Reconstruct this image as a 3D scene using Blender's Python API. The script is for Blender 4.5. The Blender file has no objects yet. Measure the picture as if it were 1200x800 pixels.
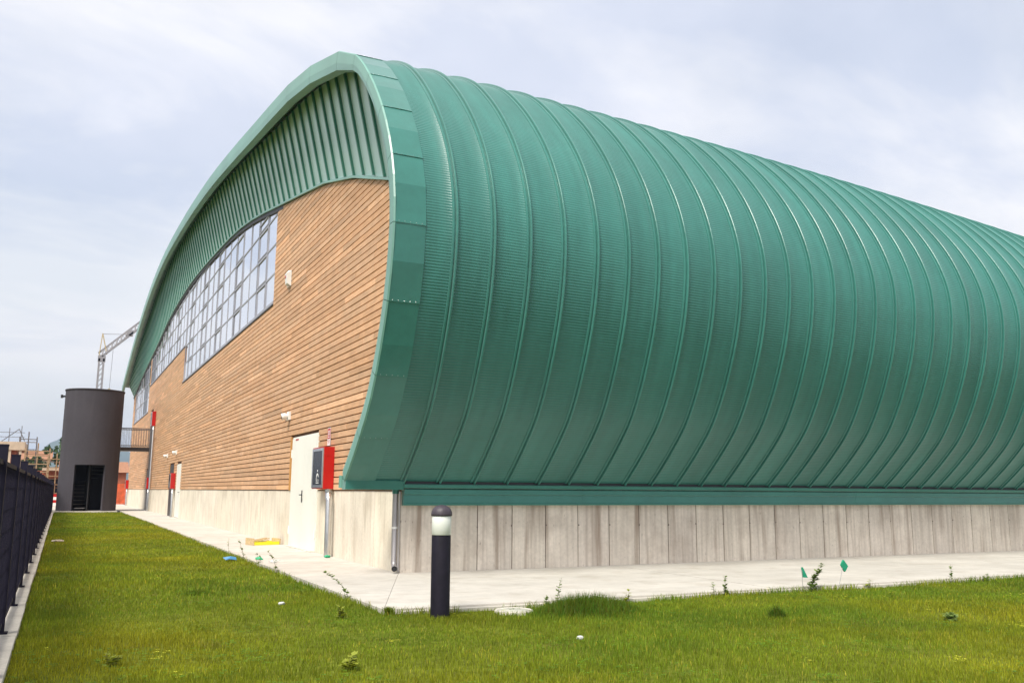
import bpy, bmesh, math, random
import numpy as np
from mathutils import Vector, Matrix

random.seed(7)
rng = np.random.default_rng(11)
C = bpy.context.scene.collection
scn = bpy.context.scene

# ------------------------------------------------------------------ camera
CAM_POS = Vector((-4.4363, -12.5501, 1.16))
FPX = 1048.55
def _d(px, py):
    v = Vector((px - 600.0, -(py - 400.0), -FPX)); v.normalize(); return v
_X = _d(2740.0, 589.0); _Y = _d(71.0, 572.5); _Z = _X.cross(_Y); _Z.normalize(); _Y = _Z.cross(_X)
cam_data = bpy.data.cameras.new("camera")
cam = bpy.data.objects.new("camera", cam_data); C.objects.link(cam)
cam_data.sensor_width = 36.0; cam_data.lens = 36.0 * FPX / 1200.0
cam_data.clip_start = 0.05; cam_data.clip_end = 20000.0
cam.matrix_world = Matrix.Translation(CAM_POS) @ Matrix((_X, _Y, _Z)).to_4x4()
scn.camera = cam

# ------------------------------------------------------------------ light
SUN_DIR = Vector((-0.64, -0.52, 1.12)).normalized()
sun_el = math.asin(SUN_DIR.z); sun_az = math.atan2(SUN_DIR.x, SUN_DIR.y)
sd = bpy.data.lights.new("sun", 'SUN'); sun = bpy.data.objects.new("sun", sd); C.objects.link(sun)
sd.energy = 4.6; sd.angle = math.radians(22.0); sd.color = (1.0, 0.95, 0.87)
sun.rotation_euler = SUN_DIR.to_track_quat('Z', 'Y').to_euler()
sun.location = (-20, -20, 40)

world = bpy.data.worlds.new("World"); scn.world = world; world.use_nodes = True
wt = world.node_tree; wt.nodes.clear()
def wn(t, **k):
    n = wt.nodes.new(t)
    for a, b in k.items(): setattr(n, a, b)
    return n
wl = wt.links.new
sky = wn('ShaderNodeTexSky', sky_type='NISHITA'); sky.sun_disc = False
sky.sun_elevation = sun_el; sky.sun_rotation = sun_az; sky.air_density = 1.3; sky.dust_density = 2.0
bg1 = wn('ShaderNodeBackground'); bg1.inputs['Strength'].default_value = 0.13; wl(sky.outputs[0], bg1.inputs[0])
tc = wn('ShaderNodeTexCoord'); sep = wn('ShaderNodeSeparateXYZ'); wl(tc.outputs['Generated'], sep.inputs[0])
zz = wn('ShaderNodeMath', operation='MAXIMUM'); wl(sep.outputs[2], zz.inputs[0]); zz.inputs[1].default_value = 0.0
za = wn('ShaderNodeMath', operation='ADD'); wl(zz.outputs[0], za.inputs[0]); za.inputs[1].default_value = 0.22
dx = wn('ShaderNodeMath', operation='DIVIDE'); wl(sep.outputs[0], dx.inputs[0]); wl(za.outputs[0], dx.inputs[1])
dy = wn('ShaderNodeMath', operation='DIVIDE'); wl(sep.outputs[1], dy.inputs[0]); wl(za.outputs[0], dy.inputs[1])
cb = wn('ShaderNodeCombineXYZ'); wl(dx.outputs[0], cb.inputs[0]); wl(dy.outputs[0], cb.inputs[1]); cb.inputs[2].default_value = 3.1
n1 = wn('ShaderNodeTexNoise'); n1.inputs['Scale'].default_value = 1.15; n1.inputs['Detail'].default_value = 7; n1.inputs['Roughness'].default_value = 0.52
n1.inputs['Distortion'].default_value = 0.35; wl(cb.outputs[0], n1.inputs['Vector'])
cr = wn('ShaderNodeValToRGB'); wl(n1.outputs['Fac'], cr.inputs[0])
cr.color_ramp.elements[0].position = 0.36; cr.color_ramp.elements[0].color = (0.72, 0.72, 0.72, 1)
cr.color_ramp.elements[1].position = 0.60; cr.color_ramp.elements[1].color = (1, 1, 1, 1)
n2 = wn('ShaderNodeTexNoise'); n2.inputs['Scale'].default_value = 1.0; n2.inputs['Detail'].default_value = 7; n2.inputs['Roughness'].default_value = 0.55; n2.inputs['Distortion'].default_value = 0.5
mpw = wn('ShaderNodeMapping'); wl(cb.outputs[0], mpw.inputs[0]); mpw.inputs['Rotation'].default_value = (0, 0, 0.9); mpw.inputs['Scale'].default_value = (1.1, 2.1, 1.0); mpw.inputs['Location'].default_value = (3.7, 1.3, 0)
wl(mpw.outputs[0], n2.inputs['Vector'])
cc = wn('ShaderNodeValToRGB'); wl(n2.outputs['Fac'], cc.inputs[0])
cc.color_ramp.elements[0].position = 0.40; cc.color_ramp.elements[0].color = (0.72, 0.76, 0.88, 1)
cc.color_ramp.elements[1].position = 0.57; cc.color_ramp.elements[1].color = (0.96, 0.955, 0.985, 1)
hz = wn('ShaderNodeMapRange'); wl(sep.outputs[2], hz.inputs[0]); hz.inputs[1].default_value = 0.0; hz.inputs[2].default_value = 0.30
hz.inputs[3].default_value = 1.0; hz.inputs[4].default_value = 0.0
hm = wn('ShaderNodeMixRGB'); wl(hz.outputs[0], hm.inputs[0]); wl(cc.outputs[0], hm.inputs[1]); hm.inputs[2].default_value = (0.93, 0.90, 0.875, 1)
bg2 = wn('ShaderNodeBackground'); wl(hm.outputs[0], bg2.inputs[0]); bg2.inputs['Strength'].default_value = 0.98
mx = wn('ShaderNodeMath', operation='MAXIMUM'); wl(cr.outputs[0], mx.inputs[0]); wl(hz.outputs[0], mx.inputs[1])
ms = wn('ShaderNodeMixShader'); wl(mx.outputs[0], ms.inputs[0]); wl(bg1.outputs[0], ms.inputs[1]); wl(bg2.outputs[0], ms.inputs[2])
wo = wn('ShaderNodeOutputWorld'); wl(ms.outputs[0], wo.inputs[0])

scn.view_settings.view_transform = 'Standard'; scn.view_settings.look = 'None'
scn.view_settings.exposure = 0.18; scn.view_settings.gamma = 1.0

# ------------------------------------------------------------------ materials
def material(name, base, rough=0.6, metal=0.0, spec=0.5, ior=1.5, sheen=0.0, noise=None, bump=None, streak=None, tint=False, emit=None, alpha=None, transl=0.0, coat=0.0):
    """noise=(scale, amount, detail), streak=(xy scale, z scale, amount, colour), bump=(scale, strength)"""
    m = bpy.data.materials.new(name); m.use_nodes = True
    nt = m.node_tree; N = nt.nodes; L = nt.links.new
    b = N['Principled BSDF']
    b.inputs['Roughness'].default_value = rough; b.inputs['Metallic'].default_value = metal
    b.inputs['Specular IOR Level'].default_value = spec
    b.inputs['Coat Weight'].default_value = coat; b.inputs['IOR'].default_value = ior; b.inputs['Sheen Weight'].default_value = sheen; b.inputs['Sheen Roughness'].default_value = 0.4; b.inputs['Sheen Tint'].default_value = (.85, 1, .96, 1)
    geo = N.new('ShaderNodeNewGeometry'); col = None
    rgb = N.new('ShaderNodeRGB'); rgb.outputs[0].default_value = (*base, 1); col = rgb.outputs[0]
    if tint:
        at = N.new('ShaderNodeAttribute'); at.attribute_name = 'tint'
        mul = N.new('ShaderNodeMixRGB'); mul.blend_type = 'MULTIPLY'; mul.inputs[0].default_value = 1
        L(col, mul.inputs[1]); L(at.outputs['Color'], mul.inputs[2]); col = mul.outputs[0]
    def scaled(sx, sy, sz):
        mp = N.new('ShaderNodeMapping'); L(geo.outputs['Position'], mp.inputs[0]); mp.inputs['Scale'].default_value = (sx, sy, sz); return mp.outputs[0]
    for nz in (noise if isinstance(noise, list) else [noise] if noise else []):
        sc, amt, det = nz[:3]; an = nz[3] if len(nz) > 3 else (1, 1, 1)
        t = N.new('ShaderNodeTexNoise'); L(scaled(*an), t.inputs['Vector']); t.inputs['Scale'].default_value = sc; t.inputs['Detail'].default_value = det
        mr = N.new('ShaderNodeMapRange'); L(t.outputs['Fac'], mr.inputs[0]); mr.inputs[1].default_value = 0.3; mr.inputs[2].default_value = 0.7
        mr.inputs[3].default_value = 1 - amt; mr.inputs[4].default_value = 1 + amt
        mul = N.new('ShaderNodeMixRGB'); mul.blend_type = 'MULTIPLY'; mul.inputs[0].default_value = 1
        L(col, mul.inputs[1]); L(mr.outputs[0], mul.inputs[2]); col = mul.outputs[0]
    for st in (streak if isinstance(streak, list) else [streak] if streak else []):
        sx, sz, amt, sc, lo, hi = st
        t = N.new('ShaderNodeTexNoise'); L(scaled(sx, sx, sz), t.inputs['Vector']); t.inputs['Scale'].default_value = 1; t.inputs['Detail'].default_value = 5
        mr = N.new('ShaderNodeMapRange'); L(t.outputs['Fac'], mr.inputs[0]); mr.inputs[1].default_value = lo; mr.inputs[2].default_value = hi
        mr.inputs[3].default_value = 0; mr.inputs[4].default_value = amt
        mul = N.new('ShaderNodeMixRGB'); L(mr.outputs[0], mul.inputs[0]); L(col, mul.inputs[1]); mul.inputs[2].default_value = (*sc, 1); col = mul.outputs[0]
    L(col, b.inputs['Base Color'])
    if bump:
        t = N.new('ShaderNodeTexNoise'); L(scaled(*(bump[2] if len(bump) > 2 else (1, 1, 1))), t.inputs['Vector']); t.inputs['Scale'].default_value = bump[0]; t.inputs['Detail'].default_value = 4
        bp = N.new('ShaderNodeBump'); bp.inputs['Strength'].default_value = bump[1]; bp.inputs['Distance'].default_value = 0.02
        L(t.outputs['Fac'], bp.inputs['Height']); L(bp.outputs[0], b.inputs['Normal'])
    if emit:
        b.inputs['Emission Color'].default_value = (*emit[0], 1); b.inputs['Emission Strength'].default_value = emit[1]
    if transl:
        tr = N.new('ShaderNodeBsdfTranslucent'); L(col, tr.inputs[0]); mxs = N.new('ShaderNodeMixShader'); mxs.inputs[0].default_value = transl
        L(b.outputs[0], mxs.inputs[1]); L(tr.outputs[0], mxs.inputs[2]); L(mxs.outputs[0], N['Material Output'].inputs['Surface'])
    return m

M = {}
M['roof'] = material('green roof sheet', (0.034, 0.168, 0.140), 0.30, spec=0.5, ior=1.5, sheen=0.6, tint=True, noise=[(0.5, 0.10, 4), (7, 0.04, 3), (2.2, 0.10, 5, (3, .30, .30))], bump=(1.9, 0.10))
M['trim'] = material('green flashing metal', (0.036, 0.178, 0.146), 0.30, spec=0.5, ior=1.5, sheen=0.45, tint=True, noise=[(0.9, 0.10, 3), (9, 0.05, 3)], bump=(2.2, 0.22))
M['fascia'] = material('green fascia metal lightened for sheen', (0.135, 0.31, 0.25), 0.38, spec=0.5, ior=1.7, noise=[(0.8, 0.12, 3)], bump=(2.2, 0.15))  # roof green lightened in the base colour to stand for its sheen
M['soffit'] = material('grey green soffit sheet', (0.42, 0.60, 0.56), 0.35, spec=0.5, tint=True, noise=[(0.7, 0.06, 3)])
M['soffit_rib'] = material('dark green soffit seam', (0.045, 0.19, 0.135), 0.45)
M['rivet'] = material('zinc rivet', (0.55, 0.58, 0.56), 0.35, 0.8)
M['wood'] = material('larch board', (0.59, 0.350, 0.197), 0.62, spec=0.3, tint=True, noise=[(14, 0.12, 6, (1, .22, 5)), (3, 0.07, 2), (60, .07, 2, (1, .12, 3))], bump=(40, 0.15, (1, .1, 2)))
M['batten'] = material('dark cavity behind boards', (0.12, 0.055, 0.03), 0.9)
M['frame_wood'] = material('orange larch jamb', (0.50, 0.24, 0.06), 0.6, noise=[(12, 0.12, 4, (1, 1, .2))])
M['concrete'] = material('board marked concrete', (0.70, 0.63, 0.515), 0.9, spec=0.2, tint=True, noise=[(1.1, 0.09, 4), (18, 0.06, 5), (9, .06, 4, (1, 1, .08))],
    streak=[(7.0, 0.6, 0.35, (0.28, 0.22, 0.15), 0.54, 0.72), (2.2, 1.4, 0.35, (0.42, 0.35, 0.26), 0.50, 0.68), (30, 12, 0.6, (0.28, 0.23, 0.19), 0.66, 0.74)], bump=(25, 0.12, (1, 1, .15)))
M['concrete_side'] = material('stained concrete', (0.66, 0.59, 0.505), 0.9, spec=0.2, tint=True, noise=[(1.3, 0.10, 4), (18, 0.07, 5), (9, .08, 4, (1, 1, .06))],
    streak=[(5.5, 0.40, 0.80, (0.27, 0.20, 0.15), 0.52, 0.70), (17, 0.5, 0.35, (0.34, 0.28, 0.23), 0.48, 0.66), (2.6, 1.8, 0.35, (0.36, 0.29, 0.235), 0.50, 0.68), (30, 12, 0.7, (0.22, 0.17, 0.14), 0.65, 0.73)], bump=(25, 0.12, (1, 1, .15)))
M['joint'] = material('concrete joint', (0.17, 0.14, 0.12), 0.95, noise=[(6, .3, 4)])
M['paving'] = material('pale concrete paving', (0.52, 0.485, 0.43), 0.9, spec=0.2, tint=True, noise=[(0.9, 0.07, 5), (7, 0.05, 6), (60, 0.05, 3), (2.4, .07, 4, (.25, 1, 1))],
    streak=[(2.5, 2.5, 0.40, (0.34, 0.29, 0.23), 0.54, 0.72), (.6, .6, .25, (.38, .34, .28), .5, .7)], bump=(30, 0.1))
M['kerb'] = material('kerb concrete', (0.55, 0.51, 0.44), 0.9, spec=0.2, noise=[(3, 0.14, 5), (30, 0.08, 3)], bump=(30, 0.15))
M['soil'] = material('lawn soil with moss', (0.12, 0.14, 0.018), 1.0, spec=0.05, noise=[(0.7, 0.25, 4), (12, 0.35, 5)], streak=[(1.4, 1.4, 0.5, (0.12, 0.085, 0.03), 0.55, 0.72)], bump=(30, 0.6))
M['grass'] = material('grass blade', (0.225, 0.272, 0.015), 0.55, spec=0.25, tint=True, noise=[(0.55, 0.17, 3), (2.6, 0.14, 3)], transl=0.35)
M['earth'] = material('bare ground', (0.24, 0.21, 0.16), 1.0, noise=[(0.2, 0.25, 6), (3, 0.2, 4)], bump=(5, 0.5))
M['glass'] = material('reflective pane', (0.86, 0.88, 0.92), 0.04, 0.95, spec=0.8, tint=True, bump=(0.8, 0.02))
M['dark_glass'] = material('dark glass', (0.012, 0.012, 0.016), 0.25, spec=0.25)
M['alu'] = material('grey window profile', (0.34, 0.34, 0.38), 0.45, 0.2, noise=[(2, .08, 2)])
M['gasket_and_shade'] = material('dark gasket', (0.045, 0.045, 0.055), 0.6)  # real gaskets, plus painted shade at the eave and under the soffit trim
M['door'] = material('cream painted steel', (0.80, 0.785, 0.70), 0.45, noise=[(1.2, 0.04, 4)], streak=[(9, 1.2, 0.18, (.5, .48, .38), .58, .75)], bump=(3, 0.04))
M['doorgrey'] = material('dark grey door', (0.06, 0.05, 0.05), 0.5, noise=[(2, .1, 3)])
M['black'] = material('black plastic', (0.015, 0.015, 0.017), 0.45)
M['steel'] = material('brushed steel', (0.62, 0.61, 0.59), 0.28, 0.95, noise=[(8, .08, 4)], bump=(14, .08))
M['zinc'] = material('weathered zinc pipe', (0.44, 0.41, 0.40), 0.4, 0.6, noise=[(6, .18, 5, (1, 1, .3))], bump=(9, .08))
M['red'] = material('red enamel', (0.46, 0.006, 0.006), 0.35, spec=0.5, noise=[(2, .06, 3)])
M['white'] = material('white plastic', (0.78, 0.77, 0.74), 0.45, noise=[(5, .05, 3)])
M['lens'] = material('opal lamp lens', (0.74, 0.76, 0.70), 0.3, noise=[(4, .04, 3)])
M['bollard'] = material('anthracite powder coat', (0.010, 0.008, 0.016), 0.6, spec=0.25, noise=[(14, .25, 5)], bump=(90, .12))
M['bollard_cap'] = material('anthracite cast cap', (0.045, 0.034, 0.045), 0.5, noise=[(14, .2, 5)], bump=(90, .12))
M['fence'] = material('dark blue grey steel', (0.014, 0.012, 0.026), 0.7, spec=0.2, noise=[(5, .2, 4)])
M['tower'] = material('dark grey tower plaster', (0.058, 0.052, 0.062), 0.8, spec=0.25, noise=[(0.9, .07, 5), (10, .05, 4)], streak=[(3, .3, .3, (.085, .078, .088), .52, .7)], bump=(30, .1))
M['dark'] = material('dark interior', (0.02, 0.018, 0.02), 0.8)
M['rail'] = material('grey railing steel', (0.15, 0.14, 0.14), 0.5, 0.3)
M['yellow'] = material('yellow plastic', (0.80, 0.74, 0.02), 0.5)
M['card'] = material('scrap wood', (0.52, 0.38, 0.20), 0.8, noise=[(20, .2, 4)])
M['blue'] = material('blue plastic film', (0.05, 0.22, 0.42), 0.4)
M['greenp'] = material('green plastic', (0.02, 0.35, 0.16), 0.45)
M['flag'] = material('green marker flag', (0.03, 0.42, 0.24), 0.6, transl=0.3)
M['wire'] = material('thin wire', (0.5, 0.5, 0.48), 0.4, 0.6)
M['stone'] = material('pale stone', (0.50, 0.42, 0.34), 0.9, noise=[(20, .2, 4)])
M['paper'] = material('white scrap', (0.55, 0.55, 0.52), 0.8)
M['iron'] = material('weathered concrete cover', (0.42, 0.41, 0.34), 0.8, noise=[(12, .15, 4)], bump=(30, .3))
M['weed'] = material('weed leaf', (0.20, 0.28, 0.07), 0.6, noise=[(30, .2, 3)], transl=0.3)
M['weed_light'] = material('yellow green leaf', (0.30, 0.34, 0.03), 0.6, transl=0.3)
M['stem'] = material('weed stem', (0.17, 0.15, 0.07), 0.7)
M['brick'] = material('orange brick', (0.40, 0.12, 0.06), 0.9, noise=[(2, .2, 5)])
M['slab'] = material('cast floor slab', (0.55, 0.42, 0.30), 0.9, noise=[(2, .1, 4)])
M['timber'] = material('scaffold timber', (0.34, 0.22, 0.12), 0.8, noise=[(3, .2, 4)])
M['tree_leaf'] = material('tree leaf', (0.055, 0.10, 0.035), 0.7, tint=True, transl=0.25)
M['bark'] = material('tree bark', (0.12, 0.09, 0.06), 0.9)
M['crane'] = material('grey crane steel', (0.27, 0.26, 0.27), 0.6, noise=[(2, .1, 3)])
M['crane_yellow'] = material('ochre crane steel', (0.42, 0.33, 0.18), 0.6)
M['hill'] = material('wooded hill', (0.06, 0.085, 0.05), 1.0, noise=[(0.004, .25, 6)])
M['mesh_orange'] = material('orange site netting', (0.75, 0.13, 0.04), 0.8, noise=[(3, .25, 4)])
M['roof_tile'] = material('clay roof', (0.33, 0.16, 0.09), 0.9, noise=[(4, .2, 4)])

# ------------------------------------------------------------------ helpers
class MB:
    def __init__(s): s.v = []; s.f = []; s.mi = []; s.t = []; s.cur = 0; s.tint = (1, 1, 1); s.smooth = []
    def add(s, vs, fs, smooth=False):
        o = len(s.v); s.v += [tuple(p) for p in vs]; s.t += [s.tint] * len(vs)
        for f in fs: s.f.append(tuple(o + i for i in f)); s.mi.append(s.cur); s.smooth.append(smooth)
        return s
    def box(s, x0, x1, y0, y1, z0, z1):
        v = [(x0,y0,z0),(x1,y0,z0),(x1,y1,z0),(x0,y1,z0),(x0,y0,z1),(x1,y0,z1),(x1,y1,z1),(x0,y1,z1)]
        return s.add(v, [(0,3,2,1),(4,5,6,7),(0,1,5,4),(1,2,6,5),(2,3,7,6),(3,0,4,7)])
    def bar(s, a, b, w, h=None, up=(0,0,1)):
        a = Vector(a); b = Vector(b); h = h or w; d = (b - a).normalized(); u = Vector(up)
        if abs(d.dot(u)) > .97: u = Vector((0, 1, 0))
        r = d.cross(u).normalized(); u = r.cross(d)
        vs = []
        for p in (a, b):
            for q, t in ((-1,-1),(1,-1),(1,1),(-1,1)): vs.append(p + r*(q*w/2) + u*(t*h/2))
        return s.add(vs, [(3,2,1,0),(4,5,6,7),(0,1,5,4),(1,2,6,5),(2,3,7,6),(3,0,4,7)])
    def tube(s, pts, r, n=10, cap=True):
        pts = [Vector(p) for p in pts]; rs = r if isinstance(r, (list, tuple)) else [r]*len(pts)
        vs = []; fs = []; ref = None
        for i, p in enumerate(pts):
            d = (pts[min(i+1, len(pts)-1)] - pts[max(i-1, 0)]).normalized()
            if ref is None: ref = Vector((1,0,0)) if abs(d.x) < .9 else Vector((0,1,0))
            u = (ref - d*ref.dot(d)).normalized(); ref = u; w = d.cross(u)
            for k in range(n):
                a = 2*math.pi*k/n; vs.append(p + (u*math.cos(a) + w*math.sin(a))*rs[i])
        for i in range(len(pts)-1):
            for k in range(n): fs.append((i*n+k, i*n+(k+1)%n, (i+1)*n+(k+1)%n, (i+1)*n+k))
        s.add(vs, fs, True)
        if cap: s.add(vs[:n], [tuple(range(n-1,-1,-1))]); s.add(vs[-n:], [tuple(range(n))])
        return s
    def lathe(s, cx, cy, prof, n=24):
        vs = [(cx + r*math.cos(2*math.pi*k/n), cy + r*math.sin(2*math.pi*k/n), z) for r, z in prof for k in range(n)]
        fs = [(i*n+k, i*n+(k+1)%n, (i+1)*n+(k+1)%n, (i+1)*n+k) for i in range(len(prof)-1) for k in range(n)]
        return s.add(vs, fs, True)
    def prism(s, poly, z0, z1):
        n = len(poly); vs = [(x, y, z0) for x, y in poly] + [(x, y, z1) for x, y in poly]
        return s.add(vs, [tuple(range(n-1,-1,-1)), tuple(range(n, 2*n))] + [(i, (i+1)%n, n+(i+1)%n, n+i) for i in range(n)])
    def mesh(s, name, mats):
        me = bpy.data.meshes.new(name); me.from_pydata(s.v, [], s.f)
        for m in (mats if isinstance(mats, (list, tuple)) else [mats]): me.materials.append(m)
        me.polygons.foreach_set('material_index', s.mi); me.polygons.foreach_set('use_smooth', s.smooth)
        ca = me.color_attributes.new('tint', 'FLOAT_COLOR', 'POINT')
        a = np.ones((len(s.v), 4), dtype=np.float32); a[:, :3] = np.array(s.t, dtype=np.float32).reshape(-1, 3); ca.data.foreach_set('color', a.ravel())
        me.update(); return me
    def build(s, name, mats, parent=None, loc=None):
        return link(name, s.mesh(name, mats), parent, loc)
def link(name, me, parent=None, loc=None):
    o = bpy.data.objects.new(name, me); C.objects.link(o)
    if parent is not None: o.parent = parent
    if loc is not None: o.location = loc
    return o
def tag(o, label=None, cat=None, group=None, kind=None):
    if label: o['label'] = label
    if cat: o['category'] = cat
    if group: o['group'] = group
    if kind: o['kind'] = kind
    return o
def thing(name, label, cat, loc=(0,0,0), group=None):
    o = bpy.data.objects.new(name, None); C.objects.link(o); o.location = loc; o.empty_display_size = .2
    return tag(o, label, cat, group)
def copy_tree(o, parent=None):
    c = o.copy(); C.objects.link(c)
    if parent is not None: c.parent = parent
    for ch in list(o.children): copy_tree(ch, c)
    return c
def jit(a=.1): return random.uniform(1-a, 1+a)

# ------------------------------------------------------------------ roof profile (y, z), extruded along x
PR = [(-.10,1.30),(-.45,1.60),(-.80,1.93),(-1.12,2.28),(-1.41,2.75),(-1.62,3.2),(-1.79,3.68),(-1.89,4.15),(-1.93,4.62),(-1.89,5.08),
      (-1.73,5.6),(-1.46,6.12),(-1.05,6.68),(-.5,7.27),(.17,7.82),(1.28,8.38),(3.17,8.97),(5.0,9.40),(8.4,9.95),(12.5,10.6),(17.3,11.25),
      (25,11.95),(33,12.3),(40,12.05),(49,11.0),(55,9.95),(61,8.75)]
def catmull(P, n=14):
    P = [np.array(p, float) for p in P]; P = [2*P[0]-P[1]] + P + [2*P[-1]-P[-2]]; out = []
    for i in range(1, len(P)-2):
        t0 = 0; t1 = np.linalg.norm(P[i]-P[i-1])**.5; t2 = t1+np.linalg.norm(P[i+1]-P[i])**.5; t3 = t2+np.linalg.norm(P[i+2]-P[i+1])**.5
        for k in range(n):
            t = t1+(t2-t1)*k/n
            A1=(t1-t)/(t1-t0)*P[i-1]+(t-t0)/(t1-t0)*P[i]; A2=(t2-t)/(t2-t1)*P[i]+(t-t1)/(t2-t1)*P[i+1]; A3=(t3-t)/(t3-t2)*P[i+1]+(t-t2)/(t3-t2)*P[i+2]
            B1=(t2-t)/(t2-t0)*A1+(t-t0)/(t2-t0)*A2; B2=(t3-t)/(t3-t1)*A2+(t-t1)/(t3-t1)*A3
            out.append((t2-t)/(t2-t1)*B1+(t-t1)/(t2-t1)*B2)
    out.append(P[-2]); return np.array(out)
PC = catmull(PR)
PS = np.concatenate([[0], np.cumsum(np.linalg.norm(np.diff(PC, axis=0), axis=1))]); SL = PS[-1]
def prof(s): return np.array([np.interp(s, PS, PC[:,0]), np.interp(s, PS, PC[:,1])])
def nrm(s):
    d = prof(min(s+.06, SL)) - prof(max(s-.06, 0)); d /= np.linalg.norm(d)
    n = np.array([d[1], -d[0]])          # d runs up then left-over: outward is to the right of travel ... checked below
    return -n if np.dot(n, prof(s) - np.array([20, 4])) < 0 else n
iy = int(np.argmin(PC[:,0]))
def roof_z(y): return float(np.interp(y, PC[iy:,0], PC[iy:,1]))
def inner_y(z): return float(np.interp(z, PC[:iy+1,1], PC[:iy+1,0]))   # curled lower part
def inner_y2(z): return float(np.interp(z, PC[iy:,1][:80], PC[iy:,0][:80]))
LA = np.array([(-1.6,5.15),(-1.0,5.5),(-.1,5.85),(.74,6.14),(1.84,6.55),(3,6.9),(4.9,7.4),(7.2,7.83),(9.9,8.32),(12.4,8.78),(15.7,9.25),(21.5,9.72),(28,10.05),(36,9.95),(43,9.4),(54.8,8.55),(60.3,7.9)])
LAC = catmull(LA, 8)
def arch_z(y): return float(np.interp(y, LAC[:,0], LAC[:,1]))

hall = thing('sports_hall', 'large sports hall with curved green metal roof, wood clad end wall and concrete base', 'building')

# roof panels and ribs ---------------------------------------------------
CP = 0.0395
def kx(x): x = max(x, 0.0); return max(1-.0034*x-.00032*x*x, .80) if x < 26 else .80-(0 if x < 26 else 0)
def shrink(V, x):
    k = kx(x); V[:,1] = -.1+(V[:,1]+.1)*k; V[:,2] = 1.3+(V[:,2]-1.3)*k
def panel_mesh():
    mb = MB(); rows = []
    S = list(np.arange(0.0, 10.5, CP/4)) + list(np.linspace(10.52, SL, 46))
    cols = [(0.0, 1), (0.06, 1), (0.895, 1), (0.905, 0), (1.0, 0)]
    for s in S:
        p = prof(s); n = nrm(s)
        amp = 0.0034*math.sin(2*math.pi*s/CP) if s < 10.5 else 0
        for cx, c in cols:
            h = amp if c else 0.006
            rows.append((cx, p[0]+n[0]*h, p[1]+n[1]*h))
    k = len(cols); fs = []
    for i in range(len(S)-1):
        for j in range(k-1): fs.append((i*k+j, i*k+j+1, (i+1)*k+j+1, (i+1)*k+j))
    mb.add(rows, fs, True); return mb
base_panel = panel_mesh()
def sweep(section, S, x0=0.0):
    """extrude an (x, height) section along the roof profile"""
    k = len(section); vs = []; fs = []
    for s in S:
        p = prof(s); n = nrm(s)
        for cx, h in section: vs.append((x0+cx, p[0]+n[0]*h, p[1]+n[1]*h))
    for i in range(len(S)-1):
        for j in range(k-1): fs.append((i*k+j, i*k+j+1, (i+1)*k+j+1, (i+1)*k+j))
    return vs, fs
SR = list(np.arange(0.0, 12, 0.12)) + list(np.linspace(12.2, SL, 40))
rib_sec = [(-.060,.004),(-.058,.016),(-.040,.020),(-.028,.018),(-.024,.002),(-.012,.002),(-.010,.042),(-.003,.049),(.012,.048),(.017,.038),(.016,.0)]
rib_base = MB(); rib_base.add(*sweep(rib_sec, SR))
xs = [0.563*k - 0.0027*k*k if k <= 15 else 0 for k in range(16)]
while xs[-1] < 34: xs.append(xs[-1] + 0.487)
X_END = xs[-1]
PV = np.array(base_panel.v); RV = np.array(rib_base.v)
xl = [-.435] + xs
def fast_mesh(name, V, src, mat, t, smooth):
    me = bpy.data.meshes.new(name); me.from_pydata(V.tolist(), [], src.f); me.materials.append(mat)
    me.polygons.foreach_set('use_smooth', [smooth]*len(src.f))
    ca = me.color_attributes.new('tint', 'FLOAT_COLOR', 'POINT'); a = np.ones((len(V), 4), np.float32); a[:, :3] = t; ca.data.foreach_set('color', a.ravel())
    me.update(); return me
for i in range(len(xl)-1):
    V = PV.copy(); w = xl[i+1]-xl[i]; l = V[:,0].copy(); V[:,0] *= w
    k0, k1 = kx(xl[i]), kx(xl[i+1]); k = k0+(k1-k0)*l; V[:,1] = -.1+(V[:,1]+.1)*k; V[:,2] = 1.3+(V[:,2]-1.3)*k
    link('roof_panel', fast_mesh('roof_panel', V, base_panel, M['roof'], jit(.05), True), hall, (xl[i], 0, 0))
for i, x in enumerate(xs):
    V = RV.copy(); shrink(V, x); link('roof_rib', fast_mesh('roof_rib', V, rib_base, M['trim'], jit(.04), False), hall, (x, 0, 0))

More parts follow.
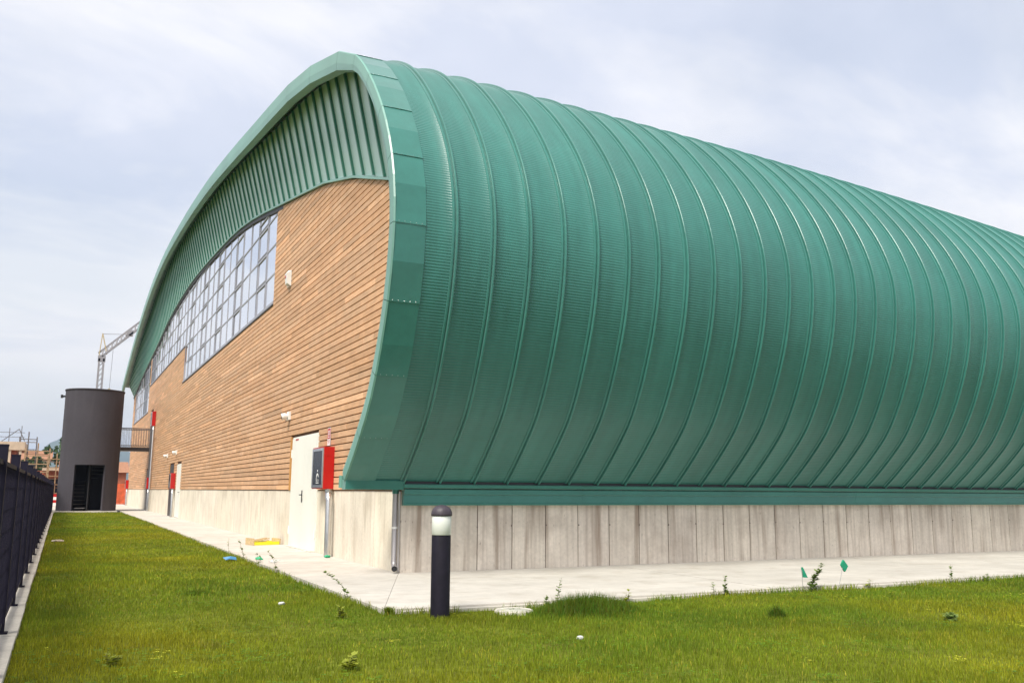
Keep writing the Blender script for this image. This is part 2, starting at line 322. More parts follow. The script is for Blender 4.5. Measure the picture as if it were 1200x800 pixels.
# edge trim, fascia -------------------------------------------------------
breaks = [0.0]
for L_ in (.86, 1.0, 1.0, 1.02, 1.0, .98, 1.0, 1.02): breaks.append(breaks[-1]+L_)
breaks.append(breaks[-1]+1.15)
while breaks[-1] < SL-2.4: breaks.append(breaks[-1]+2.05)
breaks.append(SL)
def at(s, off): p = prof(s); n = nrm(s); return p + n*off
XE = -.86
for i in range(len(breaks)-1):
    s0, s1 = breaks[i], breaks[i+1]
    mb = MB(); t = jit(.03); mb.tint = (t, t, t)
    sub = [s0, (s0+s1)/2 + random.uniform(-.1, .1), s1] if s0 < 7 else [s0, s1]
    rows = []
    for q, s in enumerate(sub):
        off = .024 if q == 0 else .014 if s == s1 else .022
        a = at(s, off); b = at(s, -.01)
        rows += [(XE, a[0], a[1]), (-.64, *at(s, off+random.uniform(.0, .006))), (-.435, a[0], a[1]), (-.432, b[0], b[1])]
    mb.add(rows, [(j*4+k, j*4+k+1, (j+1)*4+k+1, (j+1)*4+k) for j in range(len(sub)-1) for k in range(3)])
    e0 = at(s0, .024); e1 = at(s0, .0); mb.add([(XE, *e0), (-.435, *e0), (-.435, *e1), (XE, *e1)], [(0, 1, 2, 3)])
    mb.cur = 1
    if s0 < 11:
        for k in range(5):
            x = XE + .05 + k*.08; a = at(s0+.02, .024); n = nrm(s0+.02); d = np.array([-n[1], n[0]]); r = .0050
            c = [(x-r, *(a+n*.001)), (x, *(a+d*r+n*.001)), (x+r, *(a+n*.001)), (x, *(a-d*r+n*.001)), (x, *(a+n*.005))]
            mb.add(c, [(0,1,4),(1,2,4),(2,3,4),(3,0,4)])
    mb.build('edge_trim', [M['trim'], M['rivet']], hall)
def fth(s): return float(np.interp(s, [0, 7.5, 9.0, 12, 20, SL-8, SL], [.19, .20, .29, .33, .39, .39, .34]))
for i in range(len(breaks)-1):
    s0, s1 = breaks[i]+.004, breaks[i+1]-.004
    mb = MB(); rows = []
    n_ = 1 if s0 > 6.9 else 3
    for q in range(n_+1):
        s = s0 + (s1-s0)*q/n_
        t = fth(s)
        for x, off in ((XE+.002, .024), (XE-.02, .010), (XE-.022, -t*.60), (XE-.006, -t), (XE+.16, -t), (XE+.16, -t+.02)):
            a = at(s, off); rows.append((x, *a))
    mb.add(rows, [(j*6+k, (j+1)*6+k, (j+1)*6+k+1, j*6+k+1) for j in range(n_) for k in range(5)])
    mb.build('fascia_panel', M['fascia'], hall)

# roof bottom closure and gutter flashing -----------------------------------
def extr_x(sec, x0, x1, name, mat, tint=1.0):
    mb = MB(); mb.tint = (tint,)*3; n = len(sec)
    vs = [(x0, y, z) for y, z in sec] + [(x1, y, z) for y, z in sec]
    mb.add(vs, [tuple(range(n)), tuple(range(2*n-1, n-1, -1))] + [(i, n+i, n+(i+1)%n, (i+1)%n) for i in range(n)])
    return mb.build(name, mat, hall)
up_sec = [(.02,1.262),(-.125,1.262),(-.15,1.252),(-.145,1.205),(-.06,1.196),(.02,1.196)]
lo_sec = [(.02,1.193),(-.095,1.193),(-.110,1.180),(-.112,1.116),(-.078,1.104),(-.088,.985),(-.100,.978),(-.098,.955),(.0,.952)]
x = .0; k = 0
while x < X_END:
    L_ = min(3.0, X_END-x)
    extr_x(up_sec, x+(.0), x+L_-.003, 'gutter_flashing', M['trim'], jit(.05))
    extr_x([(y-(.0015 if k % 2 else 0), z) for y, z in lo_sec], x+.02, x+L_+.018, 'gutter_flashing', M['trim'], jit(.05))
    x += L_; k += 1
extr_x([(.03,1.31),(-.125,1.318),(-.142,1.30),(-.132,1.175),(.03,1.175)], -.865, -.002, 'gutter_flashing', M['trim'], .95)
mb = MB(); mb.tube([(-.86, .075, 1.20), (-.86, .065, 1.37)], .045, 8); mb.build('gutter_end', M['fascia'], hall)
# near-black board between skin and wall, painting in the gap's shade
mb = MB(); mb.box(-.4, X_END, -.085, .02, 1.264, 1.31); mb.build('eave_shade_board', M['gasket_and_shade'], hall)

# soffit ---------------------------------------------------------------------
XT = -.43
Y0, Y1 = -1.35, 60.2
edges = []
y = Y0
while y < Y1: edges.append(y); y += .61
edges.append(Y1)
for i in range(len(edges)-1):
    a, b = edges[i]+.004, edges[i+1]-.004
    mb = MB(); t = jit(.03); mb.tint = (t, t, t)
    za, zb, ta, tb = arch_z(a)+.0, arch_z(b)+.0, roof_z(a)-.13, roof_z(b)-.13
    m_ = (a+b)/2; zm, tm = (za+zb)/2, (ta+tb)/2
    mb.add([(-.01, a, za), (-.004, m_, zm), (-.01, b, zb), (XT, b, tb), (XT+.006, m_, tm), (XT, a, ta), (.02, a, za), (.02, b, zb), (XT+.03, b, tb), (XT+.03, a, ta)],
           [(0,1,4,5),(1,2,3,4),(6,9,8,7),(0,6,7,2),(3,8,9,5)])
    mb.build('soffit_panel', M['soffit'], hall)
    if i:
        mb = MB(); yy = edges[i]; mb.bar((-.035, yy, arch_z(yy)+.02), (XT-.03, yy, roof_z(yy)-.14), .045 if yy < 30 else .036, .045, up=(-1, 0, 0))
        mb.build('soffit_rib', M['soffit_rib'], hall)
yy = np.concatenate([np.arange(-1.3, 60, 2.1), [60.25]])
for i in range(len(yy)-1):
    a, b = yy[i]+.002, yy[i+1]-.002; mb = MB(); za, zb = arch_z(a), arch_z(b)
    v = []
    for q, z in ((a, za), (b, zb)): v += [(-.070, q, z+.02), (-.078, q, z-.028), (-.060, q, z-.032), (.03, q, z-.025), (.03, q, z+.02)]
    mb.add(v, [(k, (k+1) % 5, 5+(k+1) % 5, 5+k) for k in range(5)] + [(4,3,2,1,0),(5,6,7,8,9)])
    mb.build('soffit_trim', M['fascia'], hall)
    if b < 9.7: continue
    mb = MB(); mb.add([(-.028, a, za-.034), (-.028, b, zb-.034), (-.028, b, zb-.13), (-.028, a, za-.13)], [(0,1,2,3)]); mb.add([(-.028, a, za-.13), (-.028, b, zb-.13), (.02, b, zb-.13), (.02, a, za-.13)], [(0,1,2,3)]); mb.build('painted_shade_strip', M['gasket_and_shade'], hall)  # dark strip over the windows, paints the shade under the soffit trim

# ---------------------------------------------------------------- end wall openings
DOOR = (4.80, 7.02, 2.25)
DF = (27.2, 28.75, 2.2); DG = (29.75, 31.5, 2.25); DH = (42.3, 44.0, 2.25); DU = (42.3, 44.0)
WIN = [(9.86, 28.72, 5.82), (28.72, 45.95, 7.42), (46.45, 58.3, 5.85)]
def holes(z0, z1):
    h = []
    for a, b, z in WIN:
        if z1 > z+.02: h.append((a-.02, b+.02))
    if z0 < 2.24: h += [(DOOR[0]-.03, DOOR[1]+.13), (DF[0]-.06, DF[1]+.06), (DG[0]-.1, DG[1]+.1), (DH[0], DH[1])]
    if 3.5 < z1 and z0 < 5.6: h.append(DU)
    return sorted(h)
WT = 60.0
# wood boards
boards = []   # (size key, polygon verts)
z = 1.172; BP = .1165
def right_lim(z): return inner_y(z)+.03 if z < 4.62 else (inner_y2(z)+.03 if z < 5.6 else -9)
def arch_right(z): return float(np.interp(z, LAC[:,1][:90], LAC[:,0][:90])) if z > 5.15 else -9
pk = int(np.argmax(LAC[:,1]))
def a_lo(z): return float(np.interp(z+.05, LAC[:pk+1,1], LAC[:pk+1,0])) if z > 5.1 else -9
def a_hi(z):
    if z+.05 < 7.9: return 99
    return float(np.interp(-(z+.05), -LAC[pk:,1], LAC[pk:,0]))
row = 0
while z < 10.0:
    z0, z1 = z, z+BP-.013
    lo0, lo1 = max(right_lim(z0), a_lo(z0)), max(right_lim(z1), a_lo(z1))
    hi0, hi1 = min(WT, a_hi(z0)), min(WT, a_hi(z1))
    cuts = [(lo0, lo1)]
    ivs = []; s0 = (lo0, lo1)
    for a, b in holes(z0, z1):
        if b < max(lo0, lo1)+.05: continue
        if a > min(hi0, hi1): break
        if a > max(s0)+.05: ivs.append((s0, (a, a)))
        s0 = (b, b)
    if s0[0] < hi0-.05 and s0[1] < hi1-.05: ivs.append((s0, (hi0, hi1)))
    for (a0, a1), (b0, b1) in ivs:
        if max(a0, a1) >= min(b0, b1)-.05: continue
        y = max(a0, a1); first = True
        y -= random.uniform(0, 2.5) * 0
        pos = [y]
        nxt = y + random.uniform(.4, 3.4)
        while nxt < min(b0, b1)-.35:
            pos.append(nxt); nxt += random.choice([.6, .9, 1.3, 1.9, 2.6, 3.4])*jit(.2)
        pos.append(min(b0, b1))
        for k in range(len(pos)-1):
            l0 = l1 = pos[k]+.0015; r0 = r1 = pos[k+1]-.0015
            if k == 0: l0, l1 = a0, a1
            if k == len(pos)-2: r0, r1 = b0, b1
            boards.append((l0, l1, r0, r1, z0, z1, row))
    z += BP; row += 1
def board_add(mb, B):
    l0, l1, r0, r1, z0, z1, row = B
    x = -.022 + random.uniform(-.0025, .0025); b = .004
    k = random.random()
    t = random.gauss(1.0, .055)
    if k < .10: t *= 1.17
    elif k < .22: t *= .90
    w = random.uniform(-.04, .04)
    mb.tint = (t, t*(1+w), t*(1+2.2*w))
    v = [(x, l0, z0+b), (x, r0, z0+b), (x, r1, z1-b), (x, l1, z1-b), (.02, l0, z0), (.02, r0, z0), (.02, r1, z1), (.02, l1, z1)]
    mb.add(v, [(0,3,2,1),(0,1,5,4),(2,3,7,6),(1,2,6,5),(3,0,4,7)])
def bkey(B):
    y = max(.5*(B[0]+B[2]), -1)+12.6; w = max(B[2]-B[0], 0); return w/(y*y)
boards.sort(key=bkey, reverse=True)
for B in boards[:290]:
    mb = MB(); board_add(mb, B); mb.build('wood_board', M['wood'], hall)
mb = MB()
for B in boards[290:]: board_add(mb, B)
tag(mb.build('distant_boards', M['wood'], hall), kind='stuff')
# cavity backing of the end wall, following the roof outline
mb = MB()
ys = list(np.arange(-1.2, 0, .1)) + list(np.arange(0, 60.01, .5)); 
cav = []
def zlow(y):
    return 1.16 if y >= -.1 else float(np.interp(-y, -PC[:iy+1,0], PC[:iy+1,1]))+.03
for a, b in zip(ys[:-1], ys[1:]):
    if any(w[0]-.01 < (a+b)/2 < w[1]+.01 for w in WIN):
        w = [w for w in WIN if w[0]-.01 < (a+b)/2 < w[1]+.01][0]; ta = tb = w[2]-.02
    else: ta, tb = arch_z(a), arch_z(b)
    mb.add([(.022, a, zlow(a)), (.022, b, zlow(b)), (.022, b, tb), (.022, a, ta)], [(0,3,2,1)])
mb.build('wall_backing', M['batten'], hall)
# soil-dark interior and far walls so the hall is solid from any side
mb = MB(); mb.box(.35, X_END-.1, .3, 46.2, 0, 1.2)
for x_ in (.34, X_END-.12):
    vs = [(x_, .3, 1.2), (x_, 59.8, 1.2)] + [(x_, q, 1.2+(min(roof_z(q)-.5, 12)-1.2)*kx(x_)) for q in np.arange(59.5, .2, -1.0)]
    mb.add(vs, [tuple(range(len(vs)))])
mb.box(.35, X_END-.1, 46.2, 46.4, 0, 7.4)
mb.build('inner_shell', M['dark'], hall)
mb = MB(); mb.box(.0, 1.0, 59.9, 60.03, 0, 8.3); mb.build('rear_wall', M['wood'], hall)

# concrete base ------------------------------------------------------------
mb = MB(); mb.box(.012, X_END, .012, .30, -.3, 1.15); mb.box(.012, .3, .30, 60, -.3, 1.15); mb.build('concrete_core', M['joint'], hall)
def cpanel(x0, x1, y0, y1, z1, mat, tint):
    mb = MB(); mb.tint = tint; d = random.uniform(-.003, .003)
    if y0 is None:   # side wall strip, faces -y
        b = .006
        v = [(x0+b, d, -.2), (x1-b, d, -.2), (x1-b, d, z1-.006), (x0+b, d, z1-.006), (x0, .05, -.2), (x1, .05, -.2), (x1, .05, z1), (x0, .05, z1)]
        mb.add(v, [(0,1,2,3),(1,5,6,2),(2,6,7,3),(3,7,4,0)])
    else:
        b = .006
        v = [(d, y0+b, -.2), (d, y1-b, -.2), (d, y1-b, z1-.006), (d, y0+b, z1-.006), (.05, y0, -.2), (.05, y1, -.2), (.05, y1, z1), (.05, y0, z1)]
        mb.add(v, [(3,2,1,0),(2,6,5,1),(3,7,6,2),(0,4,7,3)])
    mb.build('concrete_panel', mat, hall)
x = 0.004; k = 0
while x < X_END-.1:
    w = .585 if k else .06+.585
    t = jit(.07); cpanel(x+.002, x+w-.003, None, None, 1.16, M['concrete_side'], (t, t*jit(.004), t*jit(.008))); x += w; k += 1
hm_ = MB(); hm_.add([(.013*math.cos(k*math.pi/4), -.0062, .013*math.sin(k*math.pi/4)) for k in range(8)], [tuple(range(8))]); hole_me = hm_.mesh('tie_hole', M['joint'])
for k in range(46):
    o = link('tie_hole', hole_me, hall, (.645+.585*k+random.uniform(-.012, .02), 0, .64+random.uniform(-.012, .012))); o.scale = (jit(.3), 1, jit(.3))
def run_panels(a, b, w):
    n = max(1, round((b-a)/w)); w = (b-a)/n
    for k in range(n):
        t = jit(.04); cpanel(None, None, a+k*w+.001, a+(k+1)*w-.001, 1.158, M['concrete'], (t, t*jit(.01), t*jit(.015)))
run_panels(.006, DOOR[0]-.03, 1.2); run_panels(DOOR[1]+.03, DF[0]-.02, 2.5)
run_panels(DF[1]+.02, DG[0]-.02, 1.0); run_panels(DG[1]+.02, DH[0]-.02, 3.6); run_panels(DH[1]+.02, 60, 4.0)

# doors --------------------------------------------------------------------
def double_door(y0, y1, z1, mat, name='door', two=True):
    mb = MB(); mb.box(.0, .05, y0-.03, y0, 0, z1+.03); mb.box(.0, .05, y1, y1+.03, 0, z1+.03); mb.box(.0, .05, y0-.03, y1+.03, z1, z1+.03)
    d = mb.build(name, mat, hall)
    ym = (y0+y1)/2 if two else y1
    for a, b in (((y0, ym), (ym, y1)) if two else ((y0, y1),)):
        m = MB(); m.box(-.012, .03, a+.004, b-.004, .012, z1-.004); m.build('door_leaf', mat, d)
    return d, ym
d, ym = double_door(DOOR[0], DOOR[1], DOOR[2], M['door']); d['label'] = 'cream double steel door with black lever handle'
m = MB(); m.box(-.02, -.012, ym+.03, ym+.09, .92, 1.16); m.tube([(-.012, ym+.06, 1.07), (-.065, ym+.06, 1.07), (-.065, ym-.09, 1.07)], .011, 8); m.build('door_handle', M['black'], d)
for zz_ in (.25, 1.85):
    m = MB(); m.tube([(-.02, DOOR[1]-.005, zz_), (-.02, DOOR[1]-.005, zz_+.17)], .012, 8); m.build('hinge', M['white'], d)
    m = MB(); m.tube([(-.02, DOOR[0]+.005, zz_), (-.02, DOOR[0]+.005, zz_+.17)], .012, 8); m.build('hinge', M['white'], d)
m = MB(); m.box(-.016, -.0125, DOOR[1]-.55, DOOR[1]-.30, DOOR[2]-.045, DOOR[2]-.012); m.build('sticker', M['red'], d)
m = MB(); m.box(-.03, .03, DOOR[1]+.031, DOOR[1]+.12, 1.16, DOOR[2]+.04); m.build('door_jamb', M['frame_wood'], hall)
m = MB(); m.box(-.10, .0, DOOR[0]-.02, DOOR[1]+.02, -.01, .014); m.build('door_sill', M['kerb'], hall)
d2, _ = double_door(DF[0], DF[1], DF[2], M['door'], two=False); m = MB(); m.tube([(-.012, DF[0]+.12, 1.05), (-.06, DF[0]+.12, 1.05), (-.06, DF[0]+.25, 1.05)], .011, 8); m.build('door_handle', M['black'], d2)
d3, ym3 = double_door(DG[0], DG[1], DG[2], M['doorgrey']); d3['label'] = 'dark brown door standing behind the cabinet'
m = MB(); m.box(-.03, .03, DG[1]+.031, DG[1]+.12, 1.16, DG[2]+.04); m.box(-.03, .03, DG[0]-.12, DG[0]-.031, 1.16, DG[2]+.04); m.build('door_jamb', M['frame_wood'], hall)
double_door(DH[0]+.03, DH[1]-.03, DH[2], M['doorgrey'])
mb = MB(); mb.box(-.01, .05, DU[0], DU[1], 3.5, 5.6); mb.build('door', M['doorgrey'], hall)

# windows -------------------------------------------------------------------
def window(y0, y1, zb, bays, rh, phase, dark=(), lab=None):
    w = (y1-y0)/bays
    top = lambda y: arch_z(y)-.055
    XG = .022
    mb = MB()   # perimeter frame
    mb.box(-.030, .05, y0, y1, zb-.05, zb+.03); mb.box(-.012, .05, y0-.02, y0+.03, zb+.03, top(y0)); mb.box(-.005, .05, y1-.03, y1+.02, zb+.03, top(y1))
    for k in range(bays):
        a, b = y0+k*w, y0+(k+1)*w; mb.add([(-.005, a, top(a)-.05), (-.005, b, top(b)-.05), (-.005, b, top(b)+.05), (-.005, a, top(a)+.05), (.05, a, top(a)-.05), (.05, b, top(b)-.05)], [(0,3,2,1),(0,1,5,4)])
    win = mb.build('window', M['alu'], hall)
    if lab: win['label'] = lab
    m = MB(); m.box(-.045, .02, y0-.03, y1+.03, zb-.085, zb-.052); m.build('window_sill', M['gasket_and_shade'], win)
    nr = int(math.ceil((max(top(y0), top((y0+y1)/2), top(y1))-zb)/rh))+1
    for k in range(bays):
        a, b = y0+k*w, y0+(k+1)*w
        if k:
            m = MB(); m.box(.006, .05, a-.02, a+.02, zb+.04, top(a)-.02); m.build('mullion', M['alu'], win)
        for r in range(nr):
            z0 = zb+r*rh; z1 = z0+rh
            ta, tb = top(a), top(b)
            if max(ta, tb)-z0 < .12: continue
            if r and min(ta, tb) > z0+.03:
                m = MB(); m.box(.008, .05, a+.02, b-.02, z0-.024, z0+.024); m.build('transom', M['alu'], win)
            za, zb_ = min(z1, ta), min(z1, tb)
            t = jit(.05); m = MB(); m.tint = (t, t, t*1.01); e = random.uniform(-.005, .005); g = random.uniform(-.004, .004)
            if za < z0+.02: za = z0+.02
            if zb_ < z0+.02: zb_ = z0+.02
            m.add([(XG+e, a, z0), (XG-e+g, b, z0), (XG-e, b, zb_), (XG+e+g, a, za)], [(0,3,2,1)])
            isd = (k, r) in dark
            m.build('pane', M['dark_glass'] if isd else M['glass'], win)
            if k % 3 == phase and min(ta, tb) > z0+.3 and not isd:
                m = MB(); zt = min(z1, ta, tb)-.03; zq = z0+.03
                f0, f1 = -.004, .0195
                m.box(f0, f1, b-.065, b-.022, zq, zt); m.box(f0, f1, a+.022, a+.05, zq, zt)
                m.box(f0, f1, a+.05, b-.065, zt-.035, zt); m.box(f0, f1, a+.05, b-.065, zq, zq+.03)
                m.cur = 1; m.box(f0-.002, .0055, b-.021, b+.018, zq-.01, zt+.02)
                m.build('sash', [M['alu'], M['gasket_and_shade']], win)
    return win
window(WIN[0][0], WIN[0][1], WIN[0][2], 15, .785, 1)
window(WIN[1][0]+.03, WIN[1][1], WIN[1][2], 14, .785, 2, dark={(13, 0), (13, 1), (12, 0), (12, 1)})
window(WIN[2][0], WIN[2][1], WIN[2][2], 8, .95, 1, dark={(1, 0), (1, 1), (1, 2), (2, 0), (2, 1), (2, 2)})

# downpipe at the corner ------------------------------------------------------
m = MB(); m.tube([(-.06, .05, 1.18), (-.06, .05, .16), (-.065, .0, .08), (-.09, -.07, .065)], .041, 14, cap=False)
dp = m.build('downpipe', M['zinc'], hall)
m = MB(); m.tube([(-.09, -.0705, .065), (-.088, -.06, .065)], .036, 14); m.build('pipe_mouth', M['black'], dp)
m = MB(); m.lathe(-.06, .05, [(.046, .62), (.046, .65)], 14); m.bar((-.06, .05, .635), (.0, .05, .635), .03, .02); m.build('pipe_clamp', M['white'], dp)
m = MB(); m.lathe(-.06, .05, [(.05, 1.12), (.05, 1.178)], 14); m.build('pipe_collar', M['trim'], dp)
m = MB(); m.bar((-.012, .17, .02), (-.012, .17, 1.155), .018, .02); m.build('cable_duct', M['white'], hall)
m = MB(); m.tube([(-.02, -.022, .02), (-.02, -.022, 1.15)], .016, 8); m.build('lightning_rod', M['zinc'], hall)

# ---------------------------------------------------------------- red hose cabinets
def cabinet(y, z0, h, label, pipe_to=0.0, w=.82, d=.215, front=True, group='red fire hose cabinets on the end wall'):
    t = thing('hose_cabinet', label, 'fire cabinet', (0, y, z0), group)
    m = MB(); m.box(-d, -.026, 0, w, 0, h); m.build('cabinet_body', M['red'], t)
    m = MB(); f = -d
    m.box(f-.014, f, .015, w-.015, .02, .07); m.box(f-.014, f, .015, w-.015, h-.07, h-.02); m.box(f-.014, f, .015, .09, .07, h-.07); m.box(f-.014, f, w-.09, w-.015, .07, h-.07)
    dr = m.build('cabinet_door', M['steel'], t)
    m = MB(); m.box(f-.006, f-.001, .09, w-.09, .07, h-.07); m.build('door_glass', M['dark_glass'], dr)
    if front:
        m = MB()   # white printed pictogram: hose drop shape over a line of text bars
        for k in range(10):
            a0, a1 = math.pi*k/9, math.pi*(k+1)/9
            m.add([(f-.008, .40+.085*math.cos(a0), .20+.085*math.sin(a0)), (f-.008, .40+.085*math.cos(a1), .20+.085*math.sin(a1)),
                   (f-.008, .40+.05*math.cos(a1), .20+.05*math.sin(a1)), (f-.008, .40+.05*math.cos(a0), .20+.05*math.sin(a0))], [(0,1,2,3)])
        m.add([(f-.008, .30, .10), (f-.008, .50, .10), (f-.008, .50, .115), (f-.008, .30, .115)], [(0,3,2,1)])
        m.add([(f-.008, .33, .13), (f-.008, .365, .13), (f-.008, .345, .21), (f-.008, .31, .21)], [(0,3,2,1)])
        m.add([(f-.008, .44, .13), (f-.008, .475, .13), (f-.008, .495, .21), (f-.008, .46, .21)], [(0,3,2,1)])
        m.add([(f-.008, .37, .31), (f-.008, .42, .31), (f-.008, .43, .34), (f-.008, .38, .35)], [(0,3,2,1)])
        m.build('pictogram', M['white'], dr)
    m = MB(); m.tube([(-.10, .03, -.005), (-.10, .03, -.09), (-.11, -.02, -.15), (-.11, -.06, -.20), (-.11, -.06, pipe_to-z0)], [.056, .056, .062, .058, .058], 14); m.build('supply_pipe', M['steel'], t)
    m = MB(); m.lathe(-.10, .03, [(.07, -.06), (.07, -.015)], 12); m.build('pipe_collar', M['steel'], t)
    m = MB(); m.tube([(-.16, .0, h-.14), (-.16, -.008, h-.14)], .03, 12); m.build('knockout_cap', M['red'], t)
    return t
cabinet(3.56, 1.19, .755, 'glass fronted red fire hose cabinet right of the near cream door')
cabinet(29.0, 1.20, .66, 'red fire hose cabinet between the cream and dark doors halfway along the wall', w=.7)
cabinet(41.2, 1.20, .60, 'red fire hose cabinet low on the wall below the footbridge', w=.7)
cabinet(59.1, 1.20, .62, 'red fire hose cabinet at the far corner of the end wall', w=.7)
cabinet(40.6, 4.62, .80, 'red fire hose cabinet high on the wall above the footbridge', pipe_to=0.0, w=.75)
m = MB(); m.tube([(-.10, 41.75, .0), (-.10, 41.75, 4.4)], .045, 10); tag(m.build('standpipe', M['rail']), 'slim dark grey pipe running up the wood wall under the footbridge', 'pipe')

# hydrant sign
t = thing('hydrant_sign', 'small red and white fire hose sign above the near red cabinet', 'sign', (-.03, 3.86, 1.985))
m = MB(); m.box(-.004, .0, 0, .2, 0, .33); m.build('sign_plate', M['white'], t)
m = MB(); m.box(-.0065, -.0045, .012, .188, .125, .318); m.build('red_field', M['red'], t)
m = MB()
m.add([(-.0075, .05, .15), (-.0075, .15, .15), (-.0075, .15, .17), (-.0075, .05, .17)], [(0,3,2,1)])
for k in range(12):
    a0, a1 = 2*math.pi*k/12, 2*math.pi*(k+1)/12
    m.add([(-.0075, .10+.05*math.cos(a0), .235+.05*math.sin(a0)), (-.0075, .10+.05*math.cos(a1), .235+.05*math.sin(a1)), (-.0075, .10+.025*math.cos(a1), .235+.025*math.sin(a1)), (-.0075, .10+.025*math.cos(a0), .235+.025*math.sin(a0))], [(0,3,2,1)])
m.build('hose_symbol', M['white'], t)
m = MB()
for k, (a, b) in enumerate(((.03, .17), (.05, .15))): m.add([(-.0055, a, .085-k*.035), (-.0055, b, .085-k*.035), (-.0055, b, .098-k*.035), (-.0055, a, .098-k*.035)], [(0,3,2,1)])
m.build('print_line', M['red'], t)

# siren and wall lamps
t = thing('alarm_siren', 'white alarm siren box on the boards right of the big window', 'siren', (-.025, 7.98, 5.83))
m = MB(); v = [(-.09, -.10, .06), (-.09, .10, .06), (-.11, .10, .30), (-.11, -.10, .30), (-.07, -.08, .36), (-.07, .08, .36), (0, -.11, .0), (0, .11, .0), (0, .11, .37), (0, -.11, .37)]
m.add(v, [(0,3,2,1),(3,4,5,2),(4,9,8,5),(0,1,7,6),(0,6,9,3),(3,9,4),(1,2,8,7),(2,5,8)]); m.build('housing', M['white'], t)
m = MB(); m.box(-.113, -.108, .0, .07, .2, .26); m.build('red_lens', M['red'], t)
m = MB(); m.box(-.06, -.01, -.07, .07, -.03, .012); m.build('sounder_grille', M['stone'], t)
def wall_lamp(y, z, label):
    t = thing('wall_lamp', label, 'wall lamp', (-.025, y, z), 'white wall lamps above the doors')
    m = MB(); m.box(-.05, 0, -.085, .085, -.09, .09); m.build('lamp_base', M['white'], t)
    m = MB(); m.tube([(-.05, 0, .0), (-.10, 0, -.01), (-.17, .02, -.03)], [.04, .07, .08], 12); m.build('lamp_head', M['white'], t)
    m = MB(); m.tube([(-.171, .02, -.031), (-.176, .022, -.032)], .066, 12); m.build('lamp_glass', M['dark_glass'], t)
    m = MB(); m.box(-.09, -.03, -.04, .04, -.115, -.092); m.build('sensor', M['stone'], t)
wall_lamp(7.35, 2.78, 'white wall lamp above the near cream double door')
wall_lamp(29.1, 2.76, 'white wall lamp above the narrow cream door halfway along')
wall_lamp(32.8, 2.73, 'white wall lamp left of the halfway door, leftmost of the pair')

# ---------------------------------------------------------------- bollard lamp
bx, by = -1.04, -4.17
t = thing('bollard_lamp', 'black bollard lamp with white lens standing in the grass edge', 'bollard light', (bx, by, -.05))
m = MB(); m.lathe(0, 0, [(.0, .77), (.078, .77), (.092, .778), (.092, .785)], 28); m.lathe(0, 0, [(.094, -.03), (.094, .772), (.092, .778)], 28); m.build('post', M['bollard'], t)
m = MB(); m.lathe(0, 0, [(.092, .786), (.096, .79), (.096, .965), (.092, .972)], 28); m.build('lens', M['lens'], t)
m = MB(); m.lathe(0, 0, [(.0, .968), (.098, .968), (.105, .974), (.105, .985), (.101, 1.01), (.090, 1.035), (.070, 1.057), (.042, 1.071), (.018, 1.077), (.0, 1.078)], 28); m.build('cap', M['bollard_cap'], t)

# ---------------------------------------------------------------- ground
LZ = -.055
mb = MB(); mb.add([(-6000, -3000, -.30), (6000, -3000, -.30), (6000, 9000, -.30), (-6000, 9000, -.30)], [(0,1,2,3)]); tag(mb.build('ground', M['earth']), kind='structure')
def sheet(x0, x1, y0, y1, step, name, mat, z=LZ, amp=.012, skirt=True):
    nx = max(1, int((x1-x0)/step)); ny = max(1, int((y1-y0)/step)); mb = MB(); vs = []
    for j in range(ny+1):
        for i in range(nx+1):
            x = x0+(x1-x0)*i/nx; y = y0+(y1-y0)*j/ny; vs.append((x, y, z+amp*(math.sin(x*1.3+y*.7)+math.sin(y*1.9-x*.4))*.5))
    mb.add(vs, [(j*(nx+1)+i, j*(nx+1)+i+1, (j+1)*(nx+1)+i+1, (j+1)*(nx+1)+i) for j in range(ny) for i in range(nx)], True)
    return tag(mb.build(name, mat), kind='structure')
sheet(-4.70, -1.46, -12, 39.6, .5, 'lawn_soil', M['soil'])
sheet(-1.46, 45, -12, -3.73, .5, 'lawn_soil', M['soil'])
sheet(-60, -4.88, -12, 44.9, 3, 'verge', M['soil'])
for nm, a in (('paving_end', None),):
    pav = bpy.data.objects.new('paving', None); C.objects.link(pav); tag(pav, kind='structure')
def slab(poly, t, dz=0.0):
    mb = MB(); mb.tint = (t, t, t); mb.prism(poly, -.16, 0.0+dz); mb.build('paving_slab', M['paving'], pav)
XW = -1.47; YW = -3.75; g = .004
dg = lambda y: (XW*(y/YW)) 
slab([(0-.0015, .003), (XW-.0, YW+.004), (XW, 2.2-g), (-g, 2.2-g)], .97)
slab([(0+.0015, -.002), (XW+.003, YW), (3.6-g, YW), (3.6-g, -.004)][::-1], 1.0, -.001)
y = 2.2; 
while y < 64: 
    slab([(XW+random.uniform(-.01, .01), y+g), (-.004, y+g), (-.004, min(y+4.2, 64.5)-g), (XW, min(y+4.2, 64.5)-g)], jit(.025), random.uniform(-.002, .002)); y += 4.2
x = 3.6
while x < 44:
    slab([(x+g, YW), (x+5-g, YW), (x+5-g, -.004), (x+g, -.004)], jit(.025), random.uniform(-.002, .002)); x += 5
slab([(-4.85, 44.8), (XW-.01, 44.8), (XW-.01, 64), (-4.85, 64)], .95, -.01)
# kerb strip slab lip along the side path
mb = MB(); x = -1.3
while x < 44:
    m = MB(); m.box(x+.004, x+2.996, YW-.075, YW-.006, -.16, -.022+random.uniform(-.003, .003)); m.build('kerb_stone', M['kerb'], pav); x += 3
# fence kerb
kerb = bpy.data.objects.new('fence_kerb', None); C.objects.link(kerb); tag(kerb, kind='structure')
y = -12
while y < 45:
    m = MB(); o_ = random.uniform(-.006, .006); m.box(-4.93, -4.665+o_, y+.005, y+1.97, -.2, -.002+random.uniform(-.004, .004)); m.build('kerb_stone', M['kerb'], kerb); y += 1.975

